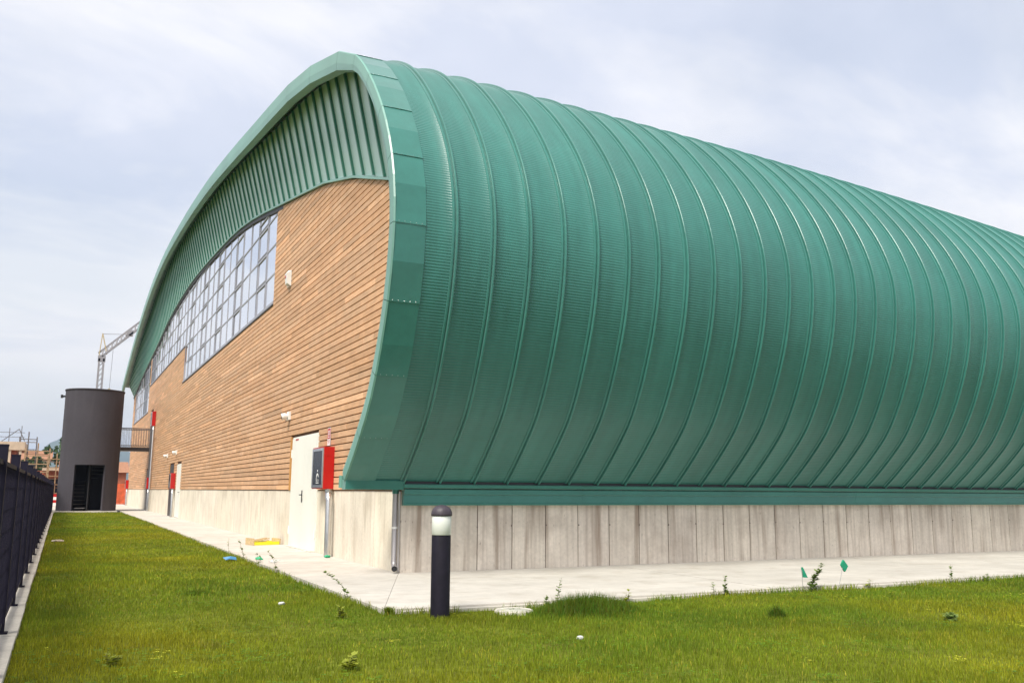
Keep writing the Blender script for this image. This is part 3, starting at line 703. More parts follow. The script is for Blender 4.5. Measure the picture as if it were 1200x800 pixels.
# manhole cover
t = thing('manhole_cover', 'pale round concrete inspection cover half sunk in grass right of the bollard', 'manhole cover', (-.20, -4.10, LZ-.018))
m = MB(); m.lathe(0, 0, [(.0, .048), (.15, .048), (.16, .04), (.16, -.02)], 24); m.build('lid', M['iron'], t)
m = MB(); m.lathe(0, 0, [(.170, -.02), (.170, .043), (.185, .05), (.20, .043), (.20, -.02)], 24); m.build('ring', M['kerb'], t)

# ---------------------------------------------------------------- fence
fence = thing('steel_fence', 'dark steel grating fence running along the left edge of the lawn', 'fence')
m = MB(); m.box(-.034, .034, -.034, .034, -.01, 1.43); m.box(-.036, .036, -.036, .036, 1.43, 1.44); m.box(-.06, .06, -.05, .05, 0, .012); post_me = m.mesh('post', M['fence'])
m = MB()
for k in range(30): m.box(-.0275, .0125, .045+k*.0635, .049+k*.0635, .09, 1.31)
for z_ in (.22, .38, .54, .7, .86, 1.02, 1.18): m.box(-.004, .001, .04, 1.93, z_-.0025, z_+.0025)
grid_me = m.mesh('grating', M['fence'])
m = MB(); m.box(-.030, .016, .038, 1.932, 1.31, 1.34); rail_me = m.mesh('top_rail', M['fence'])
m = MB(); m.box(-.030, .016, .038, 1.932, .06, .09); rail2_me = m.mesh('bottom_rail', M['fence'])
y = -3.95 - 1.97*3
for k in range(28):
    link('post', post_me, fence, (-4.79, y, 0))
    if k < 27:
        o = link('grating', grid_me, fence, (-4.79, y, 0)); o['kind'] = 'stuff'
        link('top_rail', rail_me, fence, (-4.79, y, 0)); link('bottom_rail', rail2_me, fence, (-4.79, y, 0))
    y += 1.97

# ---------------------------------------------------------------- round tower
TX, TY, TR = -3.13, 41.55, 1.47
tw = thing('round_stair_tower', 'dark grey cylindrical stair tower with open doorway on a concrete pad', 'tower', (TX, TY, 0))
def ring_wall(R, z0, z1, gap=None, n=72, th=.14):
    mb = MB()
    for k in range(n):
        a0, a1 = 2*math.pi*k/n, 2*math.pi*(k+1)/n; am = (a0+a1)/2
        p = lambda a, r, z: (r*math.cos(a), r*math.sin(a), z)
        zs = [z0, gap[2], 4.4, z1]; ing = gap[0] < am < gap[1]
        for q in range(3):
            if q == 0 and ing: continue
            v = [p(a0,R,zs[q]), p(a1,R,zs[q]), p(a1,R,zs[q+1]), p(a0,R,zs[q+1]), p(a0,R-th,zs[q]), p(a1,R-th,zs[q]), p(a1,R-th,zs[q+1]), p(a0,R-th,zs[q+1])]
            mb.add(v[:4], [(0,1,2,3)], True); mb.add(v[4:], [(3,2,1,0)], True)
            if q == 2: mb.add(v, [(3,2,6,7)])
            if q == 1 and ing: mb.add(v, [(0,4,5,1)])
            if q == 0 and abs(am-gap[0]) < math.pi/n: mb.add(v, [(1,5,6,2)])
            if q == 0 and abs(am-gap[1]) < math.pi/n: mb.add(v, [(0,3,7,4)])
    # weld for smooth shading
    return mb
def build_weld(mb, name, mat, parent):
    o = mb.build(name, mat, parent); bm = bmesh.new(); bm.from_mesh(o.data); bmesh.ops.remove_doubles(bm, verts=bm.verts, dist=.0005); [setattr(e, 'smooth', e.calc_face_angle(0) < .6) for e in bm.edges]; bm.to_mesh(o.data); bm.free(); return o
g0 = math.radians(270)+math.asin(-.72/TR); g1 = math.radians(270)+math.asin(.75/TR)
build_weld(ring_wall(TR, .02, 6.42, (g0, g1, 2.42)), 'tower_wall', M['tower'], tw)
m = MB(); m.lathe(0, 0, [(TR-.15, 6.40), (TR+.03, 6.40), (TR+.035, 6.47), (TR-.13, 6.47), (TR-.15, 6.40)], 72); m.build('coping', M['tower'], tw)
for zq in (1.62, 3.2, 4.8):
    if zq < 2.5: continue
    m = MB(); m.lathe(0, 0, [(TR-.002, zq-.008), (TR+.006, zq-.006), (TR+.006, zq+.006), (TR-.002, zq+.008)], 72); m.build('sheet_seam', M['tower'], tw)
m = MB(); m.lathe(0, 0, [(.0, 6.2), (TR-.14, 6.2)], 36); m.build('tower_roof', M['dark'], tw)
m = MB(); m.lathe(0, 0, [(.14, 0), (.14, 6.2)], 16); m.build('newel', M['dark'], tw)
m = MB(); m.box(-.02, .02, -.95, .0, 0, 2.6); m.build('partition', M['dark'], tw)
for k in range(16):
    a = math.radians(265-k*22); z_ = .18+k*.2
    m = MB(); b = a-math.radians(22); r0, r1 = .15, TR-.16
    m.prism([(r0*math.cos(a), r0*math.sin(a)), (r1*math.cos(a), r1*math.sin(a)), (r1*math.cos(b), r1*math.sin(b)), (r0*math.cos(b), r0*math.sin(b))][::-1], z_-.03, z_)
    m.build('stair_tread', M['rail'], tw)
m = MB(); m.box(-1.72, 1.45, -1.9, 1.6, -.16, .018); m.build('pad', M['paving'], tw)
m = MB(); m.tube([(-TR-.0, -.1, 6.1), (-TR-.12, -.12, 6.08)], .05, 8); m.box(-TR-.22, -TR-.1, -.2, -.04, 6.0, 6.17); m.build('floodlight', M['black'], tw)
# footbridge
br = thing('footbridge', 'short grey footbridge with bar railing between the tower and the wood wall', 'footbridge', (0, 43.1, 3.5))
m = MB(); m.box(-1.95, -.03, -.75, .55, -.2, 0); m.build('deck', M['doorgrey'], br)
for yy_ in (-.74, .54):
    m = MB(); m.bar((-1.95, yy_, 1.05), (-.03, yy_, 1.05), .05, .05); m.build('handrail', M['rail'], br)
    m = MB(); m.bar((-1.95, yy_, .1), (-.03, yy_, .1), .03, .03); m.build('lower_rail', M['rail'], br)
    for k in range(15):
        m = MB(); m.bar((-1.9+k*.13, yy_, .1), (-1.9+k*.13, yy_, 1.03), .018, .018); m.build('baluster', M['rail'], br)

# ---------------------------------------------------------------- crane
cr_ = thing('tower_crane', 'grey self erecting crane with raised lattice jib behind the tower', 'crane', (-.85, 120, 0))
m = MB()
for sx in (-.28, .28):
    for sy in (-.28, .28): m.bar((sx, sy, 0), (sx, sy, 18.6), .24)
z_ = 0
while z_ < 18:
    for sx in (-.28, .28): m.bar((sx, -.28, z_), (sx, .28, z_+.7), .06)
    for sy in (-.28, .28): m.bar((-.28, sy, z_), (.28, sy, z_+.7), .06)
    z_ += .7
m.build('mast', M['crane'], cr_)
m = MB(); m.box(-.45, .5, -.4, .4, 18.2, 19.0); m.build('slewing_unit', M['crane'], cr_)
m = MB(); J0 = Vector((0, 0, 18.9)); J1 = Vector((6.6, 0, 25.3)); n_ = 12; dr = (J1-J0).normalized(); up = Vector((-dr.z, 0, dr.x))
A = [J0+Vector((0, -.28, 0)), J0+Vector((0, .28, 0)), J0+up*.62]
B = [p+(J1-J0) for p in A]
for a, b in zip(A, B): m.bar(a, b, .24)
for k in range(n_):
    q0, q1 = k/n_, (k+1)/n_
    P = [a.lerp(b, q0) for a, b in zip(A, B)]; Q = [a.lerp(b, q1) for a, b in zip(A, B)]
    m.bar(P[0], Q[2], .14); m.bar(P[1], Q[2], .14); m.bar(P[0], Q[1], .14); m.bar(P[2], P[0], .06)
m.build('jib', M['crane'], cr_)
m = MB(); m.bar((-.35, -.2, 18.9), (-.1, 0, 22.1), .12); m.bar((.6, -.2, 19.2), (-.1, 0, 22.1), .12); m.build('apex_frame', M['crane_yellow'], cr_)
m = MB(); m.tube([(-.1, 0, 22.0), (3.0, 0, 22.2)], .03, 5); m.build('pendant', M['rail'], cr_)
m = MB(); p = J0.lerp(J1, .5); m.box(p.x-.4, p.x+.4, -.4, .4, p.z-.1, p.z+.65); m.build('trolley', M['crane'], cr_)
m = MB(); m.tube([(1.35, 0, 19.9), (1.25, 0, 14.6)], .025, 5); m.build('hoist_cable', M['rail'], cr_)
m = MB(); m.box(1.1, 1.4, -.15, .15, 14.0, 14.6); m.build('hook_block', M['crane_yellow'], cr_)

# ---------------------------------------------------------------- building site beyond the fence
h1 = thing('unfinished_brick_house', 'unfinished orange brick house with bare slab roof beyond the fence', 'building', (-11.6, 100, -.3))
m = MB(); m.box(-5, 2.4, 0, 8, 0, 5.6); m.build('brick_wall', M['brick'], h1)
m = MB(); m.box(-5.5, 3.3, -.6, 8.5, 5.6, 6.5); m.build('floor_slab', M['slab'], h1)
m = MB(); m.box(-5.5, 3.2, -.5, 8.5, 2.7, 3.05); m.build('floor_slab', M['slab'], h1)
for xq in (-4, 1.9, 2.9): 
    m = MB(); m.box(xq-.12, xq+.12, -.5, -.2, 0, 5.6); m.build('column', M['slab'], h1)
for xq in (-3.2, -.6):
    m = MB(); m.box(xq, xq+1.1, -.02, .05, 3.6, 4.9); m.build('window', M['dark_glass'], h1)
m = MB(); m.box(-.9, .9, -.56, -.52, 3.05, 3.45); m.build('tarpaulin', M['blue'], h1)
for k in range(8):
    m = MB(); m.bar((-5.2+k*1.15, -.55, 6.4), (-5.2+k*1.15, -.55, 8.0+(k % 3)*.25), .07); m.build('guard_post', M['rail'], h1)
m = MB(); m.bar((-5.3, -.55, 7.5), (3.2, -.55, 7.5), .05); m.bar((-5.3, -.55, 7.0), (3.2, -.55, 7.0), .05); m.build('guard_rail', M['rail'], h1)
m = MB(); m.bar((1.0, -.4, 6.5), (2.6, -.2, 7.9), .08); m.bar((2.6, -.2, 7.9), (3.2, -.2, 6.6), .08); m.build('rebar', M['rail'], h1)

def scaffold(x0, x1, y, levels, dx, label, mat, extra=0):
    t = thing('scaffold', label, 'scaffold', (x0, y, -.3)); n = int(round((x1-x0)/dx))
    for k in range(n+1):
        for dy_ in (0, .9):
            m = MB(); m.bar((k*dx, dy_, 0), (k*dx, dy_, levels[-1]+.3+(extra if k == 1 else 0)), .11); m.build('standard', mat, t)
    for l in levels:
        m = MB(); m.bar((0, 0, l), (n*dx, 0, l), .2, .09); m.build('ledger', mat, t)
        m = MB(); m.box(0, n*dx, .1, .8, l-.35, l-.3); m.build('walk_board', M['timber'], t)
    return t
scaffold(-7.9, -5.7, 90, [1.2, 2.2, 3.1, 3.9, 4.7, 5.2], 1.1, 'orange timber scaffold frame right of the brick house', M['timber'], .5)
scaffold(-5.9, -4.2, 96, [1.0, 1.9, 2.8, 3.7, 4.6], .85, 'thin timber scaffold beside the round tower', M['timber'], .3)
scaffold(-9.2, -7.4, 108, [2.4, 4.2, 6.0, 7.2], .9, 'grey pipe scaffold tower right of the brick house roof', M['rail'], .6)
h2 = thing('small_brick_house', 'low brick house shell with pale slab left of the round tower', 'building', (-6.2, 99, -.3))
m = MB(); m.box(-1.6, 2.4, 0, 5, 0, 3.4); m.build('brick_wall', M['brick'], h2)
m = MB(); m.box(-.2, 2.8, -.5, 5.2, 3.4, 3.7); m.build('floor_slab', M['slab'], h2)
m = MB(); m.box(.3, 1.6, -.02, .05, .4, 2.6); m.build('doorway', M['dark_glass'], h2)
m = MB(); m.box(1.9, 2.3, .2, .6, 3.7, 4.6); m.build('wall_stub', M['brick'], h2)
h3 = thing('tiled_roof_house', 'cream house with clay tiled roof far behind the scaffolds', 'building', (-9.5, 150, -.3))
m = MB(); m.box(-3, 3, 0, 8, 0, 6.0); m.build('wall', M['slab'], h3)
m = MB(); m.add([(-3.5, -.5, 6), (3.5, -.5, 6), (3.5, 8.5, 6), (-3.5, 8.5, 6), (-3.5, 4, 7.6), (3.5, 4, 7.6)], [(0,1,5,4),(2,3,4,5),(0,4,3),(1,2,5),(3,2,1,0)]); m.build('roof', M['roof_tile'], h3)
for xq in (-2, 0.6):
    m = MB(); m.box(xq, xq+1.0, -.02, .05, 3.4, 4.8); m.build('window', M['dark_glass'], h3)

def tree(x, y, h, r, label, n=900, seed=1):
    rn = random.Random(seed); t = thing('leafy_tree', label, 'tree', (x, y, -.3))
    m = MB(); m.tube([(0, 0, 0), (.1, 0, h*.35), (.0, .1, h*.7)], [h*.03, h*.022, h*.01], 8)
    for k in range(6):
        a = rn.uniform(0, 6.28); z_ = h*rn.uniform(.35, .6); m.tube([(0.05, 0, z_), (r*.5*math.cos(a), r*.5*math.sin(a), z_+h*.18)], [h*.012, h*.004], 5)
    m.build('trunk', M['bark'], t)
    cl = [(rn.gauss(0, r*.42), rn.gauss(0, r*.42), h*.66+rn.gauss(0, h*.14), r*rn.uniform(.25, .5)) for _ in range(12)]
    m = MB()
    for k in range(n):
        cx, cy, cz, cr__ = rn.choice(cl); v = Vector((rn.gauss(0, 1), rn.gauss(0, 1), rn.gauss(0, 1))).normalized()*cr__*rn.uniform(.55, 1.05)
        c = Vector((cx, cy, max(cz, h*.3)))+v; s_ = h*.03*rn.uniform(.6, 1.5); tt = rn.uniform(.6, 1.4); m.tint = (tt, tt, tt*.9)
        a = Vector((rn.gauss(0, 1), rn.gauss(0, 1), rn.gauss(0, 1))).normalized(); b = a.cross(Vector((rn.gauss(0, 1), rn.gauss(0, 1), rn.gauss(0, 1)))).normalized()
        m.add([c-a*s_, c-b*s_*.6, c+a*s_, c+b*s_*.6], [(0,1,2,3)])
    m.build('crown', M['tree_leaf'], t)
tree(-7.55, 113, 6.6, 1.5, 'small dark green tree behind the timber scaffold', seed=3)
tree(-4.6, 108, 7.6, 1.5, 'tall green tree just left of the round tower', seed=5)
tree(-6.5, 68, 2.7, .8, 'young light green tree over the top of the fence', n=400, seed=8)
tree(-12.5, 130, 7.0, 2.0, 'distant tree behind the unfinished brick house', seed=9)
for i, (x_, y_, c_) in enumerate(((-4.7, 58, 'red and white plastic barrier beside the tower, at the end of the fence'), )):
    t = thing('site_barrier', c_, 'barrier', (x_, y_, -.3))
    for k in range(5):
        m = MB(); m.box(-.3, .3, 0, .12, .1+k*.2, .1+(k+1)*.2); m.build('stripe', M['red'] if k % 2 == 0 else M['white'], t)
    m = MB(); m.box(-.35, .35, -.15, .25, 0, .1); m.build('foot', M['black'], t)
t = thing('site_netting', 'orange plastic site netting between the tower and the hall corner', 'safety netting', (0, 74, -.3))
for k in range(9):
    m = MB(); m.bar((-3.2+k*.7, 0, 0), (-3.2+k*.7, 0, 2.0), .05); m.build('stake', M['rail'], t)
m = MB()
for k in range(40): m.box(-3.2, 2.4, -.03, -.02, .15+k*.045, .15+k*.045+.028)
for k in range(90): m.box(-3.2+k*.0625, -3.2+k*.0625+.03, -.035, -.031, .12, 1.95)
tag(m.build('net', M['mesh_orange'], t), kind='stuff')
t = thing('terracotta_house', 'terracotta site building behind the orange netting', 'building', (-1.5, 92, -.3))
m = MB(); m.box(-3.0, 3.2, 0, 6, 0, 3.2); m.build('wall', M['brick'], t)
m = MB(); m.add([(-3.3, -.4, 3.2), (3.5, -.4, 3.2), (3.5, 6.4, 3.2), (-3.3, 6.4, 3.2), (-3.3, 3, 4.4), (3.5, 3, 4.4)], [(0,1,5,4),(2,3,4,5),(0,4,3),(1,2,5),(3,2,1,0)]); m.build('roof', M['roof_tile'], t)
m = MB(); m.box(.2, 1.2, -.03, .04, 1.0, 2.2); m.build('window', M['dark_glass'], t)

# hill
mb = MB(); nx, ny = 70, 14; vs = []
for j in range(ny+1):
    for i in range(nx+1):
        u = i/nx; x_ = -900+u*2600; y_ = 2600+j*110
        ridge = np.interp(x_, [-900, -300, -90, -20, 60, 200, 500, 900, 1700], [30, 60, 105, 172, 150, 120, 130, 110, 90])
        e = math.sin(math.pi*j/ny)**.8
        vs.append((x_, y_, -.4+ridge*e*(1+.03*math.sin(x_*.05+j))+(6*math.sin(x_*.11+j*1.3) if 0 < j < ny else 0)))
mb.add(vs, [(j*(nx+1)+i, j*(nx+1)+i+1, (j+1)*(nx+1)+i+1, (j+1)*(nx+1)+i) for j in range(ny) for i in range(nx)], True)
tag(mb.build('hills', M['hill']), kind='structure')

# ---------------------------------------------------------------- small things on path and lawn
t = thing('yellow_tray', 'yellow edged wooden tray of scrap timber on the path by the near door', 'tray', (-.42, 7.6, .001)); t.rotation_euler = (0, 0, .25); t.scale = (.85, .85, .85)
m = MB(); m.box(-.34, .34, -.22, .22, .0, .02); m.box(-.34, .34, -.22, -.20, .02, .075); m.box(-.34, .34, .20, .22, .02, .075); m.build('tray_edge', M['yellow'], t)
m = MB(); m.box(-.37, -.345, -.23, .23, .0, .17); m.build('end_board', M['card'], t)
m = MB(); m.box(.345, .37, -.23, .23, .0, .15); m.build('end_board', M['card'], t)
for k in range(7):
    m = MB(); a = random.uniform(-.25, .25); b = random.uniform(-.25, .25)
    m.bar((a-.15, b*.5, .04+k*.012), (a+.16, b*.5+random.uniform(-.1, .1), .07+k*.015), .06, .02); m.build('scrap', M['card'], t)
def rock(name, x, y, z, r, mat, label, cat, flat=.5, seed=0, group=None):
    bm = bmesh.new(); bmesh.ops.create_icosphere(bm, subdivisions=2, radius=r); rn = random.Random(seed)
    for v in bm.verts: v.co = Vector((v.co.x*1.3, v.co.y, v.co.z*flat))*rn.uniform(.8, 1.15)
    me = bpy.data.meshes.new(name); bm.to_mesh(me); bm.free(); me.materials.append(mat)
    return tag(link(name, me, None, (x, y, z)), label, cat, group)
rock('stone', -4.40, 10.9, -.02, .11, M['stone'], 'flat pinkish stone on the lawn beside the fence kerb', 'stone', .3, 2)
rock('stone', -2.27, -2.79, -.01, .028, M['paper'], 'small white pebble on the lawn left of the paving corner', 'stone', .7, 4)
rock('stone', -.55, -6.0, -.01, .024, M['paper'], 'small white pebble in the grass in front of the bollard', 'stone', .7, 6)
rock('pipe_plug', -.17, 3.25, .025, .045, M['greenp'], 'green plastic plug at the foot of the cabinet pipe', 'plug', .6, 8)
def scrap(name, x, y, r, mat, label, cat, seed):
    rn = random.Random(seed); m = MB(); n = 7; vs = []
    for k in range(n):
        a = 2*math.pi*k/n; rr = r*rn.uniform(.5, 1.1); vs.append((rr*1.7*math.cos(a), rr*math.sin(a), rn.uniform(.0, .05)))
    vs.append((0, 0, .06)); m.add(vs, [(k, (k+1) % n, n) for k in range(n)]); m.add([(x_, y_, z_-.006) for x_, y_, z_ in vs], [((k+1) % n, k, n) for k in range(n)])
    return tag(m.build(name, mat, None, (x, y, -.012)), label, cat)
scrap('plastic_scrap', -1.75, 3.6, .09, M['blue'], 'torn blue plastic film in the grass near the path', 'litter', 1)
scrap('paper_scrap', -1.25, 2.5, .06, M['paper'], 'crumpled pale scrap on the path edge', 'litter', 2).location.z = .001
scrap('green_scrap', -1.33, 3.2, .05, M['greenp'], 'small green plastic scrap at the path edge', 'litter', 4).location.z = .001

def flag(x, y, lab, lean, tri):
    t = thing('marker_flag', lab, 'marker flag', (x, y, -.05), 'green marker flags by the side path')
    m = MB(); m.tube([(0, 0, 0), (lean*.5, 0, .14), (lean, 0, .30)], .0035, 5); m.build('wire', M['wire'], t)
    m = MB(); vs = tri; m.add([(lean+a, -.004, z) for a, z in vs]+[(lean+a, .004+.02*(i % 2), z) for i, (a, z) in enumerate(vs)], [tuple(range(len(vs))), tuple(range(2*len(vs)-1, len(vs)-1, -1))]+[(i, (i+1) % len(vs), len(vs)+(i+1) % len(vs), len(vs)+i) for i in range(len(vs))])
    m.build('pennant', M['flag'], t)
flag(3.95, -3.86, 'left green marker flag, drooping narrow triangle beside the tall weed', .0, [(-.01, .30), (.015, .30), (.09, .17), (.02, .175)])
flag(4.55, -3.86, 'right green marker flag, square pennant turned on its corner', .10, [(-.045, .31), (.02, .37), (.09, .29), (.035, .22)])

# weeds -------------------------------------------------------------------
def weed(x, y, h, label, lean=(0, 0), leaves=14, stems=1, leaf=.022, mat='weed', seed=0, z=-.05, name='weed'):
    rn = random.Random(seed); t = thing(name, label, 'weed', (x, y, z), 'weeds along the edge of the paving')
    for s_ in range(stems):
        ox, oy = (rn.uniform(-.06, .06), rn.uniform(-.05, .05)) if s_ else (0, 0); hh = h*(1 if s_ == 0 else rn.uniform(.4, .8))
        pts = [(ox+lean[0]*q*q*hh+rn.uniform(-.006, .006), oy+lean[1]*q*q*hh, hh*q) for q in (0, .25, .5, .75, 1)]
        m = MB(); m.tube(pts, [.003, .0026, .0022, .0018, .001], 5); m.build('stem', M['stem'], t)
        m = MB()
        for k in range(int(leaves*1.6)):
            q = rn.uniform(.15, 1.0); i_ = min(int(q*4), 3); f_ = q*4-i_; P = Vector(pts[i_]).lerp(Vector(pts[i_+1]), f_)
            a = rn.uniform(0, 6.28); d = Vector((math.cos(a), math.sin(a), rn.uniform(-.2, .7))).normalized(); w = d.cross(Vector((0, 0, 1))).normalized()
            L_ = leaf*1.85*rn.uniform(.6, 1.4)*(1.25-q*.4)
            m.add([P, P+d*L_*.5+w*L_*.38, P+d*L_, P+d*L_*.5-w*L_*.38], [(0,1,2,3)])
        tag(m.build('leaves', M[mat], t), kind='stuff')
    return t
weed(-1.47, 5.6, .30, 'short sprig at the path edge, farthest of the weeds by the end wall', seed=1, leaves=12)
weed(-1.48, 3.95, .36, 'tall thin weed on the path edge beyond the blue plastic', lean=(-.25, 0), seed=2, leaves=22)
weed(-1.50, 2.6, .20, 'bushy low weed beside the green scrap at the path edge', seed=3, stems=2, leaves=12)
weed(-1.50, 1.1, .33, 'leaning weed on the path edge opposite the near door', lean=(-.4, 0), seed=4, leaves=26)
weed(-1.48, -2.55, .33, 'leaning knotty weed near the paving corner', lean=(-.9, 0), seed=5, leaves=30, leaf=.024)
weed(-1.95, -3.85, .13, 'low yellow green weed clump in the grass by the paving corner', seed=6, stems=4, leaves=14, mat='weed_light')
weed(.44, -3.86, .30, 'slender upright weed at the side path edge left of the tall grass tuft', seed=7, leaves=22, lean=(.2, 0))
weed(.31, -3.86, .12, 'little weed left of the slender upright weed', seed=8, stems=2, leaves=10)
weed(1.36, -3.86, .14, 'small yellow green weed at the path edge right of the grass tuft', seed=9, stems=2, leaves=12, mat='weed_light')
weed(2.73, -3.86, .24, 'bushy weed pair at the side path edge, taller right half', seed=10, stems=2, leaves=30)
weed(2.55, -3.86, .17, 'shorter stem left of the bushy weed pair', seed=11, leaves=14)
weed(4.12, -3.86, .34, 'tall leafy weed between the two green marker flags', lean=(.6, 0), seed=12, stems=2, leaves=46, leaf=.03)
weed(6.68, -3.86, .26, 'beaded upright weed right of the marker flags', seed=13, leaves=22)
weed(7.43, -3.86, .12, 'two leaved weed near the right frame edge', seed=14, stems=2, leaves=10)
weed(5.12, -3.86, .10, 'tiny weed at the path edge right of the flags', seed=15, stems=2, leaves=8, mat='weed_light')
weed(3.5, -6.3, .07, 'low dark broadleaf weed in the lawn at right', seed=16, stems=5, leaves=14, leaf=.03)
weed(-2.55, -6.3, .09, 'pale green broadleaf weed in the near lawn at left', seed=17, stems=5, leaves=10, mat='weed_light', leaf=.028)
weed(-4.05, -5.4, .09, 'yellow green weed in the lawn near the fence', seed=18, stems=4, leaves=10, mat='weed_light')

# ---------------------------------------------------------------- grass
def blades(px, py, hmin, hmax, width, tint_fn, name, zbase=LZ, lean=.5, kind=True):
    n = len(px); h = rng.uniform(hmin, hmax, n)*(1 if np.isscalar(hmin) else 1); az = rng.uniform(0, 2*np.pi, n)
    w = width*rng.uniform(.7, 1.4, n); ld = rng.uniform(0, 2*np.pi, n); la = rng.uniform(.05, lean, n)*h
    V = np.zeros((n, 5, 3), np.float32)
    dx_, dy_ = np.cos(az)*w/2, np.sin(az)*w/2
    zb = zbase+.006*(np.sin(px*1.3+py*.7)+np.sin(py*1.9-px*.4))
    V[:,0] = np.stack([px-dx_, py-dy_, zb-.005], 1); V[:,1] = np.stack([px+dx_, py+dy_, zb-.005], 1)
    mx_, my_ = px+np.cos(ld)*la*.35, py+np.sin(ld)*la*.35
    V[:,2] = np.stack([mx_+dx_*.8, my_+dy_*.8, zb+h*.6], 1); V[:,3] = np.stack([mx_-dx_*.8, my_-dy_*.8, zb+h*.6], 1)
    V[:,4] = np.stack([px+np.cos(ld)*la, py+np.sin(ld)*la, zb+h], 1)
    me = bpy.data.meshes.new(name); me.vertices.add(n*5); me.vertices.foreach_set('co', V.ravel())
    base = np.arange(n)*5
    quads = np.stack([base, base+1, base+2, base+3], 1); tris = np.stack([base+3, base+2, base+4], 1)
    loops = np.concatenate([quads.ravel(), tris.ravel()]); me.loops.add(len(loops)); me.loops.foreach_set('vertex_index', loops)
    me.polygons.add(2*n); st = np.concatenate([np.arange(n)*4, 4*n+np.arange(n)*3]); me.polygons.foreach_set('loop_start', st)
    me.polygons.foreach_set('loop_total', np.concatenate([np.full(n, 4), np.full(n, 3)]))
    col = tint_fn(px, py, n); a = np.ones((n, 5, 4), np.float32); a[:,:,:3] = col[:,None,:]; 
    me.update(calc_edges=True); ca = me.color_attributes.new('tint', 'FLOAT_COLOR', 'POINT'); ca.data.foreach_set('color', a.ravel())
    me.materials.append(M['grass']); o = link(name, me)
    return o
def vnoise(x, y, sc, seed):
    r = np.random.default_rng(seed); g_ = r.random((64, 64)); X = x*sc+100; Y = y*sc+100; xi = np.floor(X).astype(int); yi = np.floor(Y).astype(int); fx = X-xi; fy = Y-yi
    fx = fx*fx*(3-2*fx); fy = fy*fy*(3-2*fy); G = lambda a, b: g_[a % 64, b % 64]
    return (G(xi,yi)*(1-fx)+G(xi+1,yi)*fx)*(1-fy)+(G(xi,yi+1)*(1-fx)+G(xi+1,yi+1)*fx)*fy
def lawn_tint(px, py, n):
    a = .6*vnoise(px, py, .42, 1)+.4*vnoise(px, py, 1.1, 3); a = np.clip((a-.5)*1.7+.5, 0, 1); b = vnoise(px, py, 2.6, 2); v = rng.uniform(.62, 1.38, n)
    g_ = np.stack([v*(.60+.70*a+.15*b), v*(.80+.26*a+.12*b), v*(.9+.2*rng.random(n))], 1)
    dry = rng.random(n) < .04+.45*np.clip(b-.66, 0, 1); g_[dry] = np.stack([1.9*v[dry], 1.35*v[dry], 2.6*v[dry]], 1)
    return g_
def scatter(x0, x1, y0, y1, dens):
    n = int((x1-x0)*(y1-y0)*dens); return rng.uniform(x0, x1, n), rng.uniform(y0, y1, n)
def mask_keep(px, py):
    k = ((px-bx)**2+(py-by)**2 > .095**2) & ((px+.20)**2+(py+4.10)**2 > .17**2)
    # only where a camera near this spot could look; lawn further right thins out
    return k
strips = [(-4.66, -1.47, -8.6, -2, 4600, .028, .058, .0038), (-4.66, -1.47, -2, 6, 1700, .03, .062, .007), (-4.66, -1.47, 6, 18, 800, .03, .062, .010), (-4.66, -1.47, 18, 39.55, 330, .03, .065, .018),
          (-1.47, 3.5, -9.2, -3.84, 4600, .028, .058, .0038), (3.5, 9, -8.2, -3.84, 2600, .028, .058, .0055), (9, 24, -8, -3.84, 700, .03, .062, .010)]
PX, PY, H0, H1, WW = [], [], [], [], []
for x0, x1, y0, y1, dn, h0, h1, w in strips:
    px, py = scatter(x0, x1, y0, y1, dn); d = vnoise(px, py, 2.3, 5); hs = vnoise(px, py, 1.1, 6)
    k = (rng.random(len(px)) < .45+.75*d) & mask_keep(px, py); px, py, hs = px[k], py[k], hs[k]
    PX.append(px); PY.append(py); H0.append(h0*(.5+.7*hs)); H1.append(h1*(.45+.85*hs)); WW.append(np.full(len(px), w))
PX, PY, H0, H1, WW = map(np.concatenate, (PX, PY, H0, H1, WW))
tag(blades(PX, PY, H0, H1, WW, lawn_tint, 'lawn_grass'), 'short yellow green lawn grass between fence and paving', 'grass', kind='stuff')
# ragged taller fringe along the paving edges
n = 2600; py = rng.uniform(-3.9, 30, n); px = -1.50+rng.normal(0, .035, n); qx = rng.uniform(-1.5, 14, 3600); qy = -3.86+rng.normal(0, .03, 3600)
k = (vnoise(qx, qy, 2.0, 9) > .35) & mask_keep(qx, qy)
fx_, fy_ = np.concatenate([px, qx[k]]), np.concatenate([py, qy[k]]); fy_ = np.minimum(fy_, np.where(fx_ > -1.47, -3.835, 99))
tag(blades(fx_, fy_, .04, .10, .006, lawn_tint, 'fringe_grass', lean=.8), 'ragged grass fringe along the paving edge', 'grass', kind='stuff')
def clump(x, y, rx, ry, h, n, lab, dark):
    a = rng.normal(0, 1, n)*rx; b = rng.normal(0, 1, n)*ry; k = a*a/rx**2+b*b/ry**2 < 4; a, b = a[k], b[k]
    hh = h*np.clip(1.0-.22*(a*a/rx**2+b*b/ry**2), .25, 1)
    hh = hh*rng.uniform(.6, 1.1, len(hh)); o = blades(a+x, b+y, hh*.45, hh, .0045, lambda p, q, n: np.stack([rng.uniform(.35, .95, n)*dark, rng.uniform(.6, 1.05, n)*dark, rng.uniform(.8, 1.4, n)*dark], 1), 'grass_tuft', lean=.45)
    return tag(o, lab, 'grass tuft', 'dark grass tufts in the lawn')
clump(.46, -4.45, .34, .22, .25, 14000, 'broad tall grass tuft in the lawn right of the bollard', .8)
clump(1.95, -5.57, .06, .05, .16, 1500, 'small dark grass tuft alone in the lawn at right', .55)
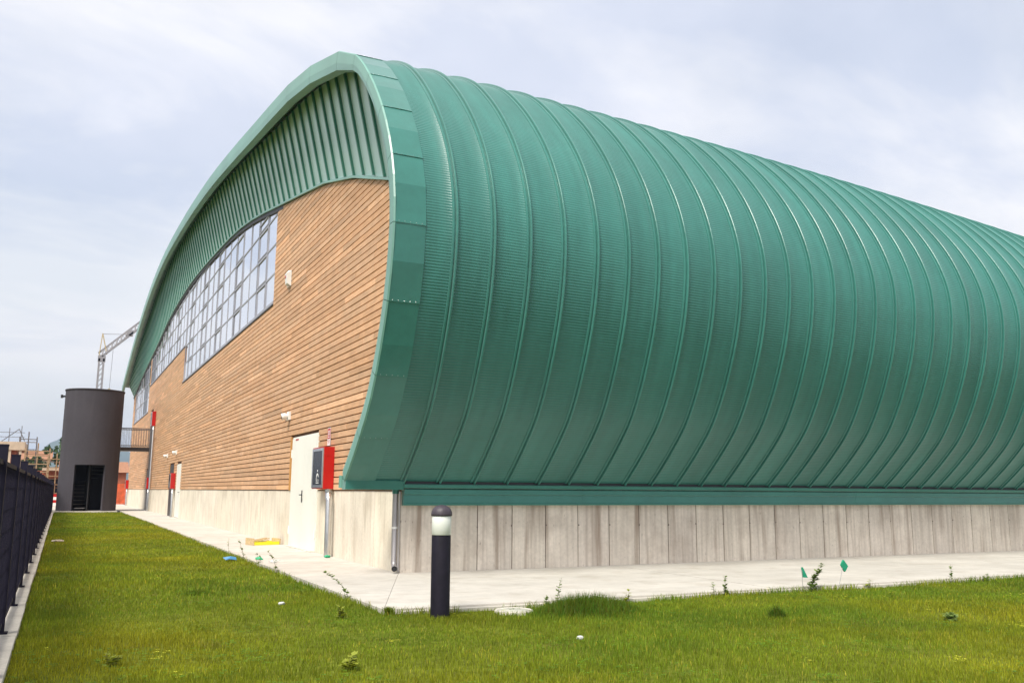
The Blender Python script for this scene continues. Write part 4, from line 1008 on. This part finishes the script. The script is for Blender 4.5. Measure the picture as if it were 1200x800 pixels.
def clover(n, x0, x1, y0, y1, seed, lab, tintc):
    r_ = np.random.default_rng(seed); mb = MB(); k = 0
    while k < n:
        cx, cy = r_.uniform(x0, x1), r_.uniform(y0, y1)
        if vnoise(np.array([cx]), np.array([cy]), 1.3, seed)[0] < .52: continue
        for q in range(int(r_.integers(3, 9))):
            x = cx+r_.normal(0, .035); y = cy+r_.normal(0, .035); z = LZ+r_.uniform(.02, .05); s_ = r_.uniform(.006, .013); t_ = r_.uniform(.7, 1.3); mb.tint = (tintc[0]*t_, tintc[1]*t_, tintc[2]*t_)
            for l in range(3):
                a = 2.1*l+r_.uniform(0, 1); c, s2 = math.cos(a), math.sin(a)
                mb.add([(x, y, z), (x+s_*(c-s2*.6), y+s_*(s2+c*.6), z+s_*.4), (x+s_*1.6*c, y+s_*1.6*s2, z+s_*.3), (x+s_*(c+s2*.6), y+s_*(s2-c*.6), z+s_*.4)], [(0,1,2,3)])
            k += 1
    return tag(mb.build('clover', M['grass']), lab, 'clover', kind='stuff')
clover(3800, -4.6, 8, -8.6, -3.95, 21, 'small dark clover leaves scattered through the near lawn', (.55, .85, 1.2))
clover(1500, -4.6, -1.6, -3.9, 8, 22, 'small clover leaves scattered through the left lawn', (.55, .85, 1.2))
clover(260, -4.6, 8, -8.6, -3.95, 24, 'scattered yellowed leaves in the near lawn', (2.3, 1.9, 3.0))
clump(-2.9, -1.2, .12, .09, .09, 900, 'low dark tuft in the middle of the left lawn', .8)

# ---------------------------------------------------------------- air
mh = bpy.data.materials.new('haze'); mh.use_nodes = True; nt = mh.node_tree; nt.nodes.clear()
vo = nt.nodes.new('ShaderNodeVolumePrincipled'); vo.inputs['Density'].default_value = 0.00022; vo.inputs['Color'].default_value = (0.58, 0.74, 1.0, 1); vo.inputs['Anisotropy'].default_value = 0.2
ou = nt.nodes.new('ShaderNodeOutputMaterial'); nt.links.new(vo.outputs[0], ou.inputs['Volume'])
mb = MB(); mb.box(-7000, 7000, -4000, 10000, -1.5, 215); tag(mb.build('haze', mh), kind='stuff')
